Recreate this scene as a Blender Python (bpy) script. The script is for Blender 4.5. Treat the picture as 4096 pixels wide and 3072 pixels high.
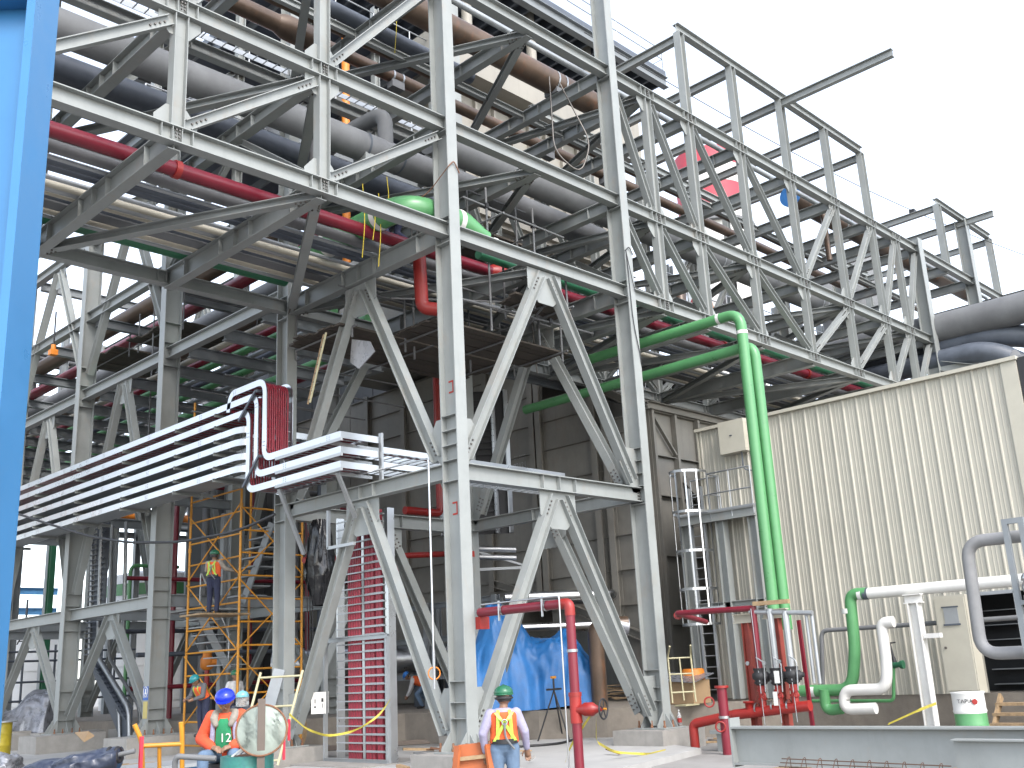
import bpy, math, random
from mathutils import Vector as V, Matrix as MX
random.seed(7)
for o in list(bpy.data.objects): bpy.data.objects.remove(o)
SC = bpy.context.scene
COL = SC.collection
PI = math.pi

# ---------------------------------------------------------------- camera
cam = bpy.data.cameras.new('camera'); camo = bpy.data.objects.new('camera', cam); COL.objects.link(camo)
cam.sensor_width = 36.0; cam.lens = 36.164; cam.clip_start = 0.1; cam.clip_end = 2000
camo.matrix_world = MX(((0.70415, -0.15714, -0.69244, -14.274), (-0.70841, -0.22175, -0.67006, -15.321),
                        (-0.04826, 0.96236, -0.26746, 1.491), (0, 0, 0, 1)))
SC.camera = camo
SC.render.resolution_x = 1024; SC.render.resolution_y = 768

# ---------------------------------------------------------------- daylight: pale hazy evening sky, weak soft sun behind the camera
SUN_EL, SUN_AZ = 44.0, 250.0        # azimuth counted from +x towards +y
W = bpy.data.worlds.new('World'); SC.world = W; W.use_nodes = True
wn = W.node_tree; bg = wn.nodes['Background']
sky = wn.nodes.new('ShaderNodeTexSky'); sky.sky_type = 'NISHITA'; sky.sun_disc = False
sky.sun_elevation = math.radians(SUN_EL); sky.sun_rotation = math.radians(90 - SUN_AZ)
sky.air_density = 1.0; sky.dust_density = 2.0; sky.ozone_density = 1.0; sky.altitude = 50
hs = wn.nodes.new('ShaderNodeHueSaturation'); hs.inputs['Saturation'].default_value = 0.5   # milky haze
wn.links.new(sky.outputs[0], hs.inputs['Color']); wn.links.new(hs.outputs[0], bg.inputs[0]); bg.inputs[1].default_value = 0.15
sun = bpy.data.lights.new('sun', 'SUN'); sun.energy = 0.5; sun.angle = math.radians(16); sun.color = (1.0, 0.96, 0.92)
suno = bpy.data.objects.new('sun', sun); COL.objects.link(suno)
sd = V((math.cos(math.radians(SUN_AZ)) * math.cos(math.radians(SUN_EL)), math.sin(math.radians(SUN_AZ)) * math.cos(math.radians(SUN_EL)), math.sin(math.radians(SUN_EL))))
suno.rotation_euler = sd.to_track_quat('Z', 'Y').to_euler()
SC.view_settings.view_transform = 'Standard'; SC.view_settings.look = 'None'
SC.view_settings.exposure = 2.12; SC.view_settings.gamma = 1.0

# ---------------------------------------------------------------- materials
MATS = {}
def mat(name, col, rough=.5, metal=0.0, var=.14, scale=2.5, bump=.0, rust=0.0, rustcol=(.16, .07, .035), streak=0.0, spec=.5, coat=0.0, bscale=60):
    if name in MATS: return MATS[name]
    m = bpy.data.materials.new(name); m.use_nodes = True; MATS[name] = m
    if metal < .5: col = tuple(c * .72 for c in col)
    n = m.node_tree.nodes; L = m.node_tree.links; b = n['Principled BSDF']
    b.inputs['Roughness'].default_value = rough; b.inputs['Metallic'].default_value = metal
    b.inputs['Specular IOR Level'].default_value = spec; b.inputs['Coat Weight'].default_value = coat
    g = n.new('ShaderNodeNewGeometry'); oi = n.new('ShaderNodeObjectInfo')
    no = n.new('ShaderNodeTexNoise'); no.inputs['Scale'].default_value = scale; no.inputs['Detail'].default_value = 6; no.inputs['Roughness'].default_value = .65
    L.new(g.outputs['Position'], no.inputs['Vector'])
    r = n.new('ShaderNodeMapRange'); r.inputs[1].default_value = .3; r.inputs[2].default_value = .7
    r.inputs[3].default_value = 1 - var; r.inputs[4].default_value = 1 + var
    L.new(no.outputs['Fac'], r.inputs[0])
    # each piece a touch lighter or darker than its neighbour
    r2 = n.new('ShaderNodeMapRange'); r2.inputs[3].default_value = 1 - var * .5; r2.inputs[4].default_value = 1 + var * .5
    L.new(oi.outputs['Random'], r2.inputs[0])
    mu = n.new('ShaderNodeMath'); mu.operation = 'MULTIPLY'; L.new(r.outputs[0], mu.inputs[0]); L.new(r2.outputs[0], mu.inputs[1])
    sc = n.new('ShaderNodeVectorMath'); sc.operation = 'SCALE'; sc.inputs[0].default_value = col; L.new(mu.outputs[0], sc.inputs['Scale'])
    out = sc.outputs[0]
    def over(out, scale3, lo, hi, c, amt):
        mp = n.new('ShaderNodeMapping'); mp.inputs['Scale'].default_value = scale3; L.new(g.outputs['Position'], mp.inputs[0])
        nn = n.new('ShaderNodeTexNoise'); nn.inputs['Scale'].default_value = 1; nn.inputs['Detail'].default_value = 8; nn.inputs['Roughness'].default_value = .7; L.new(mp.outputs[0], nn.inputs['Vector'])
        rr = n.new('ShaderNodeMapRange'); rr.inputs[1].default_value = lo; rr.inputs[2].default_value = hi; rr.inputs[4].default_value = amt; L.new(nn.outputs['Fac'], rr.inputs[0])
        mx = n.new('ShaderNodeMix'); mx.data_type = 'RGBA'; L.new(rr.outputs[0], mx.inputs[0]); L.new(out, mx.inputs[6]); mx.inputs[7].default_value = (*c, 1)
        return mx.outputs[2]
    if streak: out = over(out, (3.5, 3.5, .45), .52, .78, tuple(x * .55 for x in col), streak)
    if rust: out = over(out, (2.2, 2.2, 1.1), .56, .72, rustcol, rust)
    L.new(out, b.inputs['Base Color'])
    rg = n.new('ShaderNodeMapRange'); rg.inputs[1].default_value = .3; rg.inputs[2].default_value = .7
    rg.inputs[3].default_value = max(.05, rough - .1); rg.inputs[4].default_value = min(1, rough + .1); L.new(no.outputs['Fac'], rg.inputs[0]); L.new(rg.outputs[0], b.inputs['Roughness'])
    if bump:
        bn = n.new('ShaderNodeTexNoise'); bn.inputs['Scale'].default_value = bscale; bn.inputs['Detail'].default_value = 4; L.new(g.outputs['Position'], bn.inputs['Vector'])
        bp = n.new('ShaderNodeBump'); bp.inputs['Strength'].default_value = bump; bp.inputs['Distance'].default_value = .02; L.new(bn.outputs['Fac'], bp.inputs['Height']); L.new(bp.outputs[0], b.inputs['Normal'])
    return m
STEEL = mat('painted_steel', (.30, .318, .308), .5, var=.10, scale=1.3, rust=.25, streak=.28, rustcol=(.25, .17, .11))
STEELB = mat('painted_steel_far', (.24, .262, .275), .5, var=.12, scale=1.1, rust=.2, streak=.15)
BOLT = mat('bolt_steel', (.13, .12, .11), .45, .6)
BARM = mat('dull_bar', (.13, .10, .08), .6, rust=.3)
RUSTY = mat('anchor_rust', (.20, .09, .045), .8, rust=.5)
GREYP = mat('grey_pipe', (.175, .18, .185), .75, var=.2, scale=1.2, streak=.3)
DARKP = mat('dark_pipe', (.085, .10, .125), .5, var=.2)
BROWNP = mat('brown_pipe', (.115, .075, .05), .42, .25, var=.35, scale=1.1, rust=.5, rustcol=(.22, .085, .035))
REDP = mat('red_pipe', (.19, .009, .024), .38, var=.12, streak=.2)
REDM = mat('red_valve', (.33, .02, .015), .42, var=.15)
GREENP = mat('green_pipe', (.10, .31, .12), .36, var=.10)
GREEND = mat('dark_green_pipe', (.03, .15, .075), .4, var=.12)
WHITEB = mat('white_band', (.75, .74, .70), .6, var=.06)
CREAM = mat('cream_pipe', (.50, .46, .37), .55, var=.1)
SILV = mat('aluminium', (.46, .47, .48), .32, 1.0, var=.06, scale=1.2)
GALV = mat('galvanised', (.33, .345, .355), .45, .6, var=.10, scale=1.5)
CABLE = mat('red_cable', (.27, .012, .03), .5, var=.2, scale=6)
CONC = mat('concrete', (.33, .315, .29), .9, var=.16, scale=3, bump=.3, streak=.35)
CONCD = mat('stained_concrete', (.24, .21, .175), .92, var=.2, scale=2, bump=.35, streak=.5)
YEL = mat('scaffold_yellow', (.62, .27, .02), .5, var=.15, rust=.2)
BLACK = mat('black_rubber', (.018, .018, .02), .6)
DARK = mat('shade_black', (.03, .032, .035), .8)  # near-black colour standing in for shade in the doorway and wall gap
WOOD = mat('raw_wood', (.36, .25, .14), .8, var=.3, scale=9)
DUCT = mat('duct_plate', (.225, .215, .19), .55, var=.2, scale=.8, streak=.45, rust=.3, rustcol=(.17, .10, .06))
CASING = mat('casing_plate', (.34, .32, .275), .6, var=.1, scale=.6, streak=.3, rust=.15)

# ---------------------------------------------------------------- mesh building
class MB:
    def __init__(s): s.v = []; s.f = []; s.sm = []
    def add(s, vs, fs, smooth=False):
        k = len(s.v); s.v += [V(p) for p in vs]; s.f += [tuple(i + k for i in f) for f in fs]; s.sm += [smooth] * len(fs); return s
    def box(s, a, b):
        (x0, y0, z0), (x1, y1, z1) = a, b
        return s.add([(x0, y0, z0), (x1, y0, z0), (x1, y1, z0), (x0, y1, z0), (x0, y0, z1), (x1, y0, z1), (x1, y1, z1), (x0, y1, z1)],
                     [(3, 2, 1, 0), (4, 5, 6, 7), (0, 1, 5, 4), (1, 2, 6, 5), (2, 3, 7, 6), (3, 0, 4, 7)])
    def ext(s, prof, a, b, up=(0, 0, 1)):
        a, b, up = V(a), V(b), V(up); d = (b - a).normalized(); sd = d.cross(up)
        if sd.length < 1e-4: sd = d.cross(V((1, 0, .01)))
        sd.normalize(); u = sd.cross(d); n = len(prof)
        vs = [p + sd * x + u * y for p in (a, b) for x, y in prof]
        fs = [(i, (i + 1) % n, n + (i + 1) % n, n + i) for i in range(n)] + [tuple(range(n - 1, -1, -1)), tuple(range(n, 2 * n))]
        return s.add(vs, fs)
    def isec(s, a, b, h, w, up=(0, 0, 1), tf=.022, tw=.016):
        t = tw / 2; q = h / 2; p = w / 2; i = q - tf
        return s.ext([(-p, -q), (p, -q), (p, -i), (t, -i), (t, i), (p, i), (p, q), (-p, q), (-p, i), (-t, i), (-t, -i), (-p, -i)], a, b, up)
    def csec(s, a, b, h, w, up=(0, 0, 1), t=.012):
        q = h / 2
        return s.ext([(0, -q), (w, -q), (w, -q + t), (t, -q + t), (t, q - t), (w, q - t), (w, q), (0, q)], a, b, up)
    def bar(s, a, b, w, h, up=(0, 0, 1)):
        return s.ext([(-w / 2, -h / 2), (w / 2, -h / 2), (w / 2, h / 2), (-w / 2, h / 2)], a, b, up)
    def poly(s, pts, t):                                  # plate: outline pts, thickness vector t
        t = V(t); n = len(pts); vs = [V(p) - t / 2 for p in pts] + [V(p) + t / 2 for p in pts]
        return s.add(vs, [(i, (i + 1) % n, n + (i + 1) % n, n + i) for i in range(n)] + [tuple(range(n - 1, -1, -1)), tuple(range(n, 2 * n))])
    def tube(s, pts, r, n=14, cap=True, rs=None):
        pts = [V(p) for p in pts]; m = len(pts); k0 = len(s.v)
        ds = [((pts[min(i + 1, m - 1)] - pts[max(i - 1, 0)])).normalized() for i in range(m)]
        u = ds[0].orthogonal().normalized(); vs = []
        for i in range(m):
            u = (u - ds[i] * u.dot(ds[i])).normalized(); w = ds[i].cross(u); rr = rs[i] if rs else r
            vs += [pts[i] + (u * math.cos(2 * PI * j / n) + w * math.sin(2 * PI * j / n)) * rr for j in range(n)]
        fs = [(i * n + j, i * n + (j + 1) % n, (i + 1) * n + (j + 1) % n, (i + 1) * n + j) for i in range(m - 1) for j in range(n)]
        s.add(vs, fs, True)
        if cap:
            s.add(vs[:n], [tuple(range(n - 1, -1, -1))]); s.add(vs[-n:], [tuple(range(n))])
        return s
    def lathe(s, o, ax, prof, n=16):                       # prof: (distance along axis, radius)
        o, ax = V(o), V(ax).normalized()
        return s.tube([o + ax * h for h, r in prof], 0, n, True, [max(r, .0005) for h, r in prof])
    def torus(s, o, ax, R, r, n=20, m=8, a0=0, a1=2 * PI):
        o, ax = V(o), V(ax).normalized(); u = ax.orthogonal().normalized(); w = ax.cross(u)
        return s.tube([o + (u * math.cos(a0 + (a1 - a0) * i / n) + w * math.sin(a0 + (a1 - a0) * i / n)) * R for i in range(n + 1)], r, m, True)
    def ball(s, o, r, n=12, m=8, sc=(1, 1, 1)):
        o = V(o); vs = [o + V((math.cos(2 * PI * j / n) * math.sin(PI * i / m) * r * sc[0], math.sin(2 * PI * j / n) * math.sin(PI * i / m) * r * sc[1], math.cos(PI * i / m) * r * sc[2])) for i in range(m + 1) for j in range(n)]
        return s.add(vs, [((i + 1) * n + j, (i + 1) * n + (j + 1) % n, i * n + (j + 1) % n, i * n + j) for i in range(m) for j in range(n)], True)
def rnd(pts, R, n=7):                                      # round the corners of a pipe run
    pts = [V(p) for p in pts]; out = [pts[0]]
    for i in range(1, len(pts) - 1):
        a = (pts[i - 1] - pts[i]); b = (pts[i + 1] - pts[i]); k = min(R, a.length * .49, b.length * .49)
        p = pts[i] + a.normalized() * k; q = pts[i] + b.normalized() * k
        for j in range(n + 1):
            t = j / n; out.append(p * (1 - t) ** 2 + pts[i] * 2 * t * (1 - t) + q * t * t)
    return out + [pts[-1]]
OFF = {}
def T(name, label, cat, loc=(0, 0, 0), group=None):
    o = bpy.data.objects.new(name, None); COL.objects.link(o); o.location = loc; o.empty_display_size = .2
    o['label'] = label; o['category'] = cat
    if group: o['group'] = group
    OFF[o.name] = V(loc); return o
def O(name, mb, m, parent=None, label=None, cat=None, group=None, kind=None):
    off = OFF[parent.name] if parent else (sum(mb.v, V()) / max(1, len(mb.v)))
    me = bpy.data.meshes.new(name); me.from_pydata([tuple(p - off) for p in mb.v], [], mb.f)
    me.polygons.foreach_set('use_smooth', mb.sm); me.materials.append(m); me.update()
    o = bpy.data.objects.new(name, me); COL.objects.link(o)
    if parent: o.parent = parent; OFF[o.name] = off; o['_'] = 0; del o['_']
    else: o.location = off; OFF[o.name] = off
    if label: o['label'] = label
    if cat: o['category'] = cat
    if group: o['group'] = group
    if kind: o['kind'] = kind
    return o
ALLP = []
def bolt_rows(mb, pts, n, r=.022, t=.05):
    for p in pts: mb.lathe(V(p) - V(n) * t / 2, n, [(0, r), (t, r)], 6)
# ================================================================ main pipe rack: a four-legged tower, a bridge to the left, a long truss to the right
PR = T('pipe_rack', 'long two-storey steel pipe rack of pale grey bolted trusses on a braced four-legged tower', 'pipe rack', (0, 0, 0))
BO = MB()
YF, YB = .25, 6.58                                 # truss lines
XB = 6.24
L1, L2, L3, L4, L5 = 5.71, 11.10, 13.72, 17.69, 20.55
def col(x, y0, z0, z1, d=.5, b=.3, parent=PR, m=STEEL, turn=False):
    c = (x, y0 + d / 2); up = (1, 0, 0) if turn else (0, 1, 0)
    return O('column', MB().isec((c[0], c[1], z0), (c[0], c[1], z1), d, b, up, .028, .018), m, parent)
def hb(a, b, h=.34, w=.25, parent=PR, m=STEEL, name='beam'):    # a, b give the top of the beam
    a, b = V(a) - V((0, 0, h / 2)), V(b) - V((0, 0, h / 2))
    return O(name, MB().isec(a, b, h, w), m, parent)
def brace(a, b, n, h=.25, w=.22, parent=PR, m=STEEL, flat=False, bolts=True, name='brace'):
    a, b, n = V(a), V(b), V(n); d = (b - a).normalized(); up = n if flat else d.cross(n)
    if bolts:
        for p, s in ((a, 1), (b, -1)):
            for i in range(4):
                for k in ((-.06, .06) if flat else (0,)):
                    q = p + d * s * (.12 + .11 * i) + d.cross(n).normalized() * k
                    bolt_rows(BO, [q + n * ((h / 2 + .005) if flat else .012)], n)
                    bolt_rows(BO, [q - n * ((h / 2 + .005) if flat else .012)], n)
    return O(name, MB().isec(a, b, h, w, up, .016, .012), m, parent)
def gus(pts, n, t=.016, parent=PR, m=STEEL): return O('gusset_plate', MB().poly(pts, V(n) * t), m, parent)
def stiffx(x, y, z0, z1, w=.23, parent=PR, m=STEEL):                # stiffener plate across a beam that runs along x
    return O('stiffener', MB().box((x - .006, y - w / 2, z0), (x + .006, y + w / 2, z1)), m, parent)
def stiffy(x, y, z0, z1, w=.23, parent=PR, m=STEEL):
    return O('stiffener', MB().box((x - w / 2, y - .006, z0), (x + w / 2, y + .006, z1)), m, parent)
# columns
COLS = [(0, 0), (XB, 0), (0, 6.33), (XB, 6.33)]
for i, (x, y) in enumerate(COLS):
    c = col(x, y, 0.03, 26)
    for k, zs in enumerate((.62, .92, 1.32)):
        for sx in (-1, 1): O('stiffener', MB().box((x + sx * .012, y + .03, zs), (x + sx * .148, y + .47, zs + .014)), STEEL, PR)
    for zs in (5.30, 5.74, 6.06, 6.38, 6.70, L2 - .5, L2 + .1, L3 - .4, L4 - .4):
        for sx in (-1, 1): O('stiffener', MB().box((x + sx * .012, y + .03, zs), (x + sx * .148, y + .47, zs + .014)), STEEL, PR)
    O('base_plate', MB().box((x - .42, y - .2, 0), (x + .42, y + .7, .03)), STEEL, PR)
    for (dx, dy) in ((1, 0), (-1, 0)):
        for yy in (y + .014, y + .486):
            O('base_gusset', MB().poly([(x + dx * .155, yy, .03), (x + dx * .4, yy, .03), (x + dx * .4, yy, .08), (x + dx * .155, yy, .38)], (0, .02, 0)), STEEL, PR)
    for yy, dy in ((y, -1), (y + .5, 1)):
        for xx in (x - .08, x + .1):
            O('base_gusset', MB().poly([(xx, yy + dy * .004, .03), (xx, yy + dy * .18, .03), (xx, yy + dy * .18, .08), (xx, yy + dy * .004, .34)], (.02, 0, 0)), STEEL, PR)
    for xx, yy in ((x - .3, y - .12), (x + .3, y - .12), (x - .3, y + .62), (x + .3, y + .62), (x - .3, y + .25), (x + .3, y + .25), (x, y - .14)):
        O('anchor_bolt', MB().lathe((xx, yy, .03), (0, 0, 1), [(0, .035), (.05, .035), (.05, .022), (.16, .022)], 8), RUSTY, PR)
# tower: girts and chevrons
ymid, xmid = 3.42, 3.12
for y, flat in ((YF, False), (YB, True)):
    hb((.012, y, L1), (XB - .012, y, L1), .36, .26)
    for x in (xmid - .55, xmid, xmid + .55): stiffx(x, y, L1 - .335, L1 - .025)
    for zt, zb, off in ((L2 - .35, L1 + .15, .5), (L1 - .36, .35, .42)):
        n = (0, 1, 0)
        brace((xmid - .17, y, zt - .12), (.30, y, zb), n, flat=flat); brace((xmid + .17, y, zt - .12), (XB - .30, y, zb), n, flat=flat)
        gus([(xmid - .6, y, zt - .002), (xmid + .6, y, zt - .002), (xmid + .6, y, zt - .55), (xmid + .25, y, zt - .85), (xmid - .25, y, zt - .85), (xmid - .6, y, zt - .55)], n)
        for x, s in ((0, 1), (XB, -1)):
            gus([(x + s * .012, y, zb - .28), (x + s * .3, y, zb - .28), (x + s * .75, y, zb + .45), (x + s * .5, y, zb + .85), (x + s * .012, y, zb + .85)], n)
    for x in (.1, XB - .1): bolt_rows(BO, [(x + dx, y - .015, z) for dx in (-.03, .03) for z in (L1 - .12, L1 - .2, L1 - .28)], (0, 1, 0), .018)
for x, flat in ((0, False), (XB, True)):
    hb((x, .5, L1), (x, 6.33, L1), .33, .24)
    for y in (ymid - .5, ymid, ymid + .5): stiffy(x, y, L1 - .305, L1 - .025)
    for zt, zb in ((10.65, L1 + .15), (L1 - .33, .35)):
        n = (1, 0, 0)
        brace((x, ymid - .17, zt - .12), (x, .78, zb), n, flat=flat); brace((x, ymid + .17, zt - .12), (x, 6.05, zb), n, flat=flat)
        gus([(x, ymid - .6, zt - .002), (x, ymid + .6, zt - .002), (x, ymid + .6, zt - .5), (x, ymid + .25, zt - .8), (x, ymid - .25, zt - .8), (x, ymid - .6, zt - .5)], n)
        for y, s in ((.5, 1), (6.33, -1)):
            gus([(x, y, zb - .28), (x, y + s * .1, zb - .28), (x, y + s * .55, zb + .45), (x, y + s * .3, zb + .85), (x, y, zb + .85)], n)
# long chords, front and back
BR = [-12.9, -9.7, -6.5, -3.35]                     # bridge nodes
RT = [8.0, 10.15, 13.05, 16.2, 19.35, 22.3, 24.4]   # right-hand truss nodes
XH, XI = 26.35, 32.3
for y in (YF, YB):
    for z in (L2, L3, L4):
        for x0, x1 in ((-13, -.012), (.012, XB - .012), (XB + .012, XH - .012), (XH + .012, XI - .012), (XI + .012, 36)):
            hb((x0, y, z), (x1, y, z), .33, .25)
    for x in BR + RT:
        for a, b in ((L2, L3 - .33), (L3, L4 - .33)):
            if x == 24.4 and y == YB: continue
            O('post', MB().isec((x, y, a), (x, y, b), .26, .22, (1, 0, 0), .016, .012), STEEL, PR)
        for z in (L2, L3, L4):
            for dx in (-.30, -.09, .09, .30): stiffx(x + dx, y, z - .308, z - .024, .22)
            if y == YF:
                for dx in (-.24, -.19, .19, .24): bolt_rows(BO, [(x + dx, y - .06, z + .012)], (0, 0, 1), .02, .045)
                for dz in (-.09, -.16, -.23): bolt_rows(BO, [(x - .03, y - .115, z + dz), (x + .03, y - .115, z + dz)], (0, 1, 0), .018, .03)
        if y == YF:
            for z, s in ((L2, 1), (L3, 1), (L3 - .33, -1), (L4 - .33, -1)):
                gus([(x - .42, y, z + s * .003), (x + .42, y, z + s * .003), (x + .42, y, z + s * .16), (x + .2, y, z + s * .42), (x - .2, y, z + s * .42), (x - .42, y, z + s * .16)], (0, 1, 0), .014)
    # truss diagonals
    n = (0, 1, 0); yy = y
    nodes = BR + [0]
    for x0, x1 in zip(nodes, nodes[1:]):
        brace((x0 + .22, yy, L2 + .12), (x1 - .2, yy, L3 - .5), n, .2, .18)
        brace((x0 + .22, yy, L3 + .12), (x1 - .2, yy, L4 - .5), n, .2, .18)
    rn = [XB] + RT + [XH]
    for i, (x0, x1) in enumerate(zip(rn, rn[1:])):
        for a, b in ((L2, L3), (L3, L4)):
            if x1 <= 16.3: brace((x0 + .2, yy, b - .45), (x1 - .2, yy, a + .14), n, .2, .18)
            else: brace((x0 + .2, yy, a + .14), (x1 - .2, yy, b - .45), n, .2, .18)
# transverse beams and plan bracing under each pipe level
xs = BR + [0, xmid, XB] + RT + [XH, 29.6, XI]
for z, h in ((L2 + .04, .46), (L3 - .02, .36), (L4 - .02, .38)):
    for x in xs:
        hb((x, .5 if x in (0, XB, XH, XI) else .26, z - .001), (x, 6.33 if x in (0, XB, XH, XI) else 6.57, z - .001), h, .24)
        for y in (1.2, 2.8, 3.42, 4.04, 5.6):
            if x < 14: stiffy(x, y, z - h + .03, z - .03, .225)
    allx = BR + [0, xmid, XB] + RT + [XH]
    for i, (x0, x1) in enumerate(zip(allx, allx[1:])):
        a, b = ((x1, .4, z - h + .12), (x0, 6.4, z - h + .12)) if i % 2 == 0 else ((x0, .4, z - h + .12), (x1, 6.4, z - h + .12))
        if x0 > 9 and z > L3: continue
        brace(a, b, (0, 0, 1), .18, .2, flat=True, bolts=(x1 < 14))
# far columns of the rack
for x, zt in ((XH, 17.95), (XI, 20.55)):
    for y in (0, 6.33): col(x, y, 0, zt, .5, .42)
# open frame above the right-hand truss
UP = RT[1:6]
for y in (YF, YB):
    for x in UP: O('post', MB().isec((x, y, L4), (x, y, L5), .26, .24, (1, 0, 0), .016, .012), STEEL, PR)
    hb((UP[0] - .13, y, L5 + .3), (UP[-1] + .13, y, L5 + .3), .3, .22)
    for x in (29.6, 35.6): O('post', MB().isec((x, y, L4), (x, y, L5), .3, .26, (1, 0, 0), .016, .012), STEEL, PR)
    hb((29.5, y, L5 + .28), (35.8, y, L5 + .28), .28, .22)
for x in UP: hb((x, -3.96 if x == 16.2 else .26, L5 - .02), (x, 6.57, L5 - .02), .28, .2)
for x in (29.6, 32.3, 35.6): hb((x, -1.2 if x == 32.3 else .26, L5 - .005), (x, 6.57, L5 - .005), .28, .2)
hb((36, -6, L4), (36, 6.57, L4), .33, .22)
hb((36.5, -6, L3), (36.5, 6.57, L3), .33, .22)
O('bolts', BO, BOLT, PR, kind='stuff')
# ================================================================ crossing rack behind the tower (runs along y)
CR = T('pipe_rack', 'lower steel pipe rack running back behind the tower with rows of cross beams', 'pipe rack', (0, 13, 0))
BO = MB()
ZC, ZLow = 11.62, 4.1
CY = [13.38, 19.47, 25.6, 31.8]
for x in (.2, 6.24):
    for y in CY:
        zb = .24
        c = O('column', MB().isec((x, y, zb), (x, y, 17.6), .56, .32, (1, 0, 0), .025, .018), STEEL, CR)
        for zs in (.62, .92, 1.5, 3.4, 3.75, 4.2, 4.6, 11.0, 11.75, 12.4):
            for sy in (-1, 1): O('stiffener', MB().box((x - .255, y + min(sy * .01, sy * .155), zs), (x + .255, y + max(sy * .01, sy * .155), zs + .014)), STEEL, CR)
        if y < 26 and x < 1:
            O('base_plate', MB().box((x - .55, y - .38, zb - .03), (x + .55, y + .38, zb)), STEEL, CR)
            for sx in (-1, 1):
                for yy in (y - .15, y + .15): O('base_gusset', MB().poly([(x + sx * .29, yy, zb), (x + sx * .53, yy, zb), (x + sx * .53, yy, zb + .05), (x + sx * .29, yy, zb + .42)], (0, .018, 0)), STEEL, CR)
            O('base_gusset', MB().poly([(x, y - .165, zb), (x, y - .36, zb), (x, y - .36, zb + .05), (x, y - .165, zb + .35)], (.018, 0, 0)), STEEL, CR)
            for dx, dy in ((-.4, -.28), (-.15, -.3), (.15, -.3), (.4, -.28), (.4, .25)): O('anchor_bolt', MB().lathe((x + dx, y + dy, zb), (0, 0, 1), [(0, .03), (.05, .03), (.05, .02), (.14, .02)], 8), RUSTY, CR)
    yy = [6.84] + CY + [40]
    for y0, y1 in zip(yy, yy[1:]):
        for zt in (ZC, 14.5, 17.5): hb((x, y0 + .01, zt), (x, y1 - .01, zt), .36, .26, CR)
    for y0, y1 in zip(CY, CY[1:]):
        hb((x, y0 + .02, ZLow), (x, y1 - .02, ZLow), .36, .24, CR); ym = (y0 + y1) / 2
        for zt, zb, e in ((ZC - .36, ZLow + .5, .28), (ZLow - .36, .7, .3), (17.1, ZC + .55, .25)):
            brace((x, ym - .16, zt - .1), (x, y0 + e, zb), (1, 0, 0), parent=CR); brace((x, ym + .16, zt - .1), (x, y1 - e, zb), (1, 0, 0), parent=CR)
            gus([(x, ym - .55, zt), (x, ym + .55, zt), (x, ym + .5, zt - .45), (x, ym + .2, zt - .75), (x, ym - .2, zt - .75), (x, ym - .5, zt - .45)], (1, 0, 0), parent=CR)
y = 8.3
while y < 40:
    nr = int((y - 8.3) / 2.05 + .5)
    for zt, k in (((ZC - .02, 0), (14.45, .7)) if nr % 2 else ((ZC - .02, 0), (17.45, 0)) if nr % 4 == 0 else ((ZC - .02, 0),)):
        hb((.33, y + k, zt - .14), (6.1, y + k, zt - .14), .34, .22, CR, STEELB)
    y += 2.05
for y in CY:
    hb((.5, y, 8.2), (5.95, y, 8.2), .34, .24, CR, STEELB); hb((.5, y, ZLow), (5.95, y, ZLow), .34, .24, CR, STEELB)
O('bolts', BO, BOLT, CR, kind='stuff')

# ================================================================ pipes lying on the main rack (along x)
def pipe(label, pts, r, m, R=None, bands=(), group=None, n=16, cat='pipe', bm=WHITEB, fl=()):
    p = rnd(pts, R or r * 3)
    t = T('pipe', label, cat, p[0], group); O('pipe_run', MB().tube(p, r, n), m, t)
    for a, b, w in bands:                                   # painted bands: centre point, direction, width
        a, d = V(a), V(b).normalized(); O('band', MB().tube([a - d * w / 2, a + d * w / 2], r + .006, n, False), bm, t)
    for a, b in fl:
        a, d = V(a), V(b).normalized(); O('flange', MB().lathe(a - d * .03, d, [(0, r * 1.5), (.06, r * 1.5)], n), m, t)
    return t
def shoe(x, y, z, r, zb, parent):                            # saddle with two straps under a pipe that runs along x
    O('saddle', MB().box((x - .22, y - r * .7, zb), (x + .22, y + r * .7, z - r * .72)), GREYP, parent)
    for dx in (-.17, .17): O('strap', MB().tube([(x + dx - .03, y, z), (x + dx + .03, y, z)], r + .012, 18, False), GALV, parent)
P = pipe('thick grey pipe on the middle deck, left of the tower', [(-16, 3.15, 14.2), (9, 3.15, 14.2)], .37, GREYP, n=24)
O('tee', MB().tube([(-1.4, 3.15, 14.2), (-1.4, 3.15, 12.6)], .24, 16), GREYP, P)
for x in (-.1, 1.0): O('strap', MB().tube([(x - .03, 3.15, 14.2), (x + .03, 3.15, 14.2)], .385, 20, False), DARKP, P)
O('saddle', MB().box((-.2, 2.9, 13.74), (.3, 3.4, 13.95)), STEEL, P)
pipe('dark blue grey pipe beside the thick grey one on the middle deck', [(-16, 4.5, 14.12), (4.5, 4.5, 14.12)], .34, DARKP, n=24)
pipe('grey swan-neck pipe rising out of the thick grey pipe', [(.55, 3.05, 14.3), (.55, 3.05, 15.35), (.4, 4.6, 15.35), (.4, 6.0, 15.0)], .2, GREYP, .42)
P = pipe('long thick grey pipe near the front edge of the middle deck', [(.9, 1.75, 14.2), (36, 1.75, 14.2)], .41, GREYP, n=24)
for x in (8.4, 13.5, 20): shoe(x, 1.75, 14.2, .41, 13.72, P)
P = pipe('maroon fire main on the lower deck, coupled near the tower', [(-16, 2.05, 11.32), (36, 2.05, 11.32)], .15, REDP)
for x in (-5.6, 8.6, 13.6, 19): O('coupling', MB().lathe((x, 2.05, 11.32), (1, 0, 0), [(0, .185), (.12, .185)], 16), REDM, P)
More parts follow.
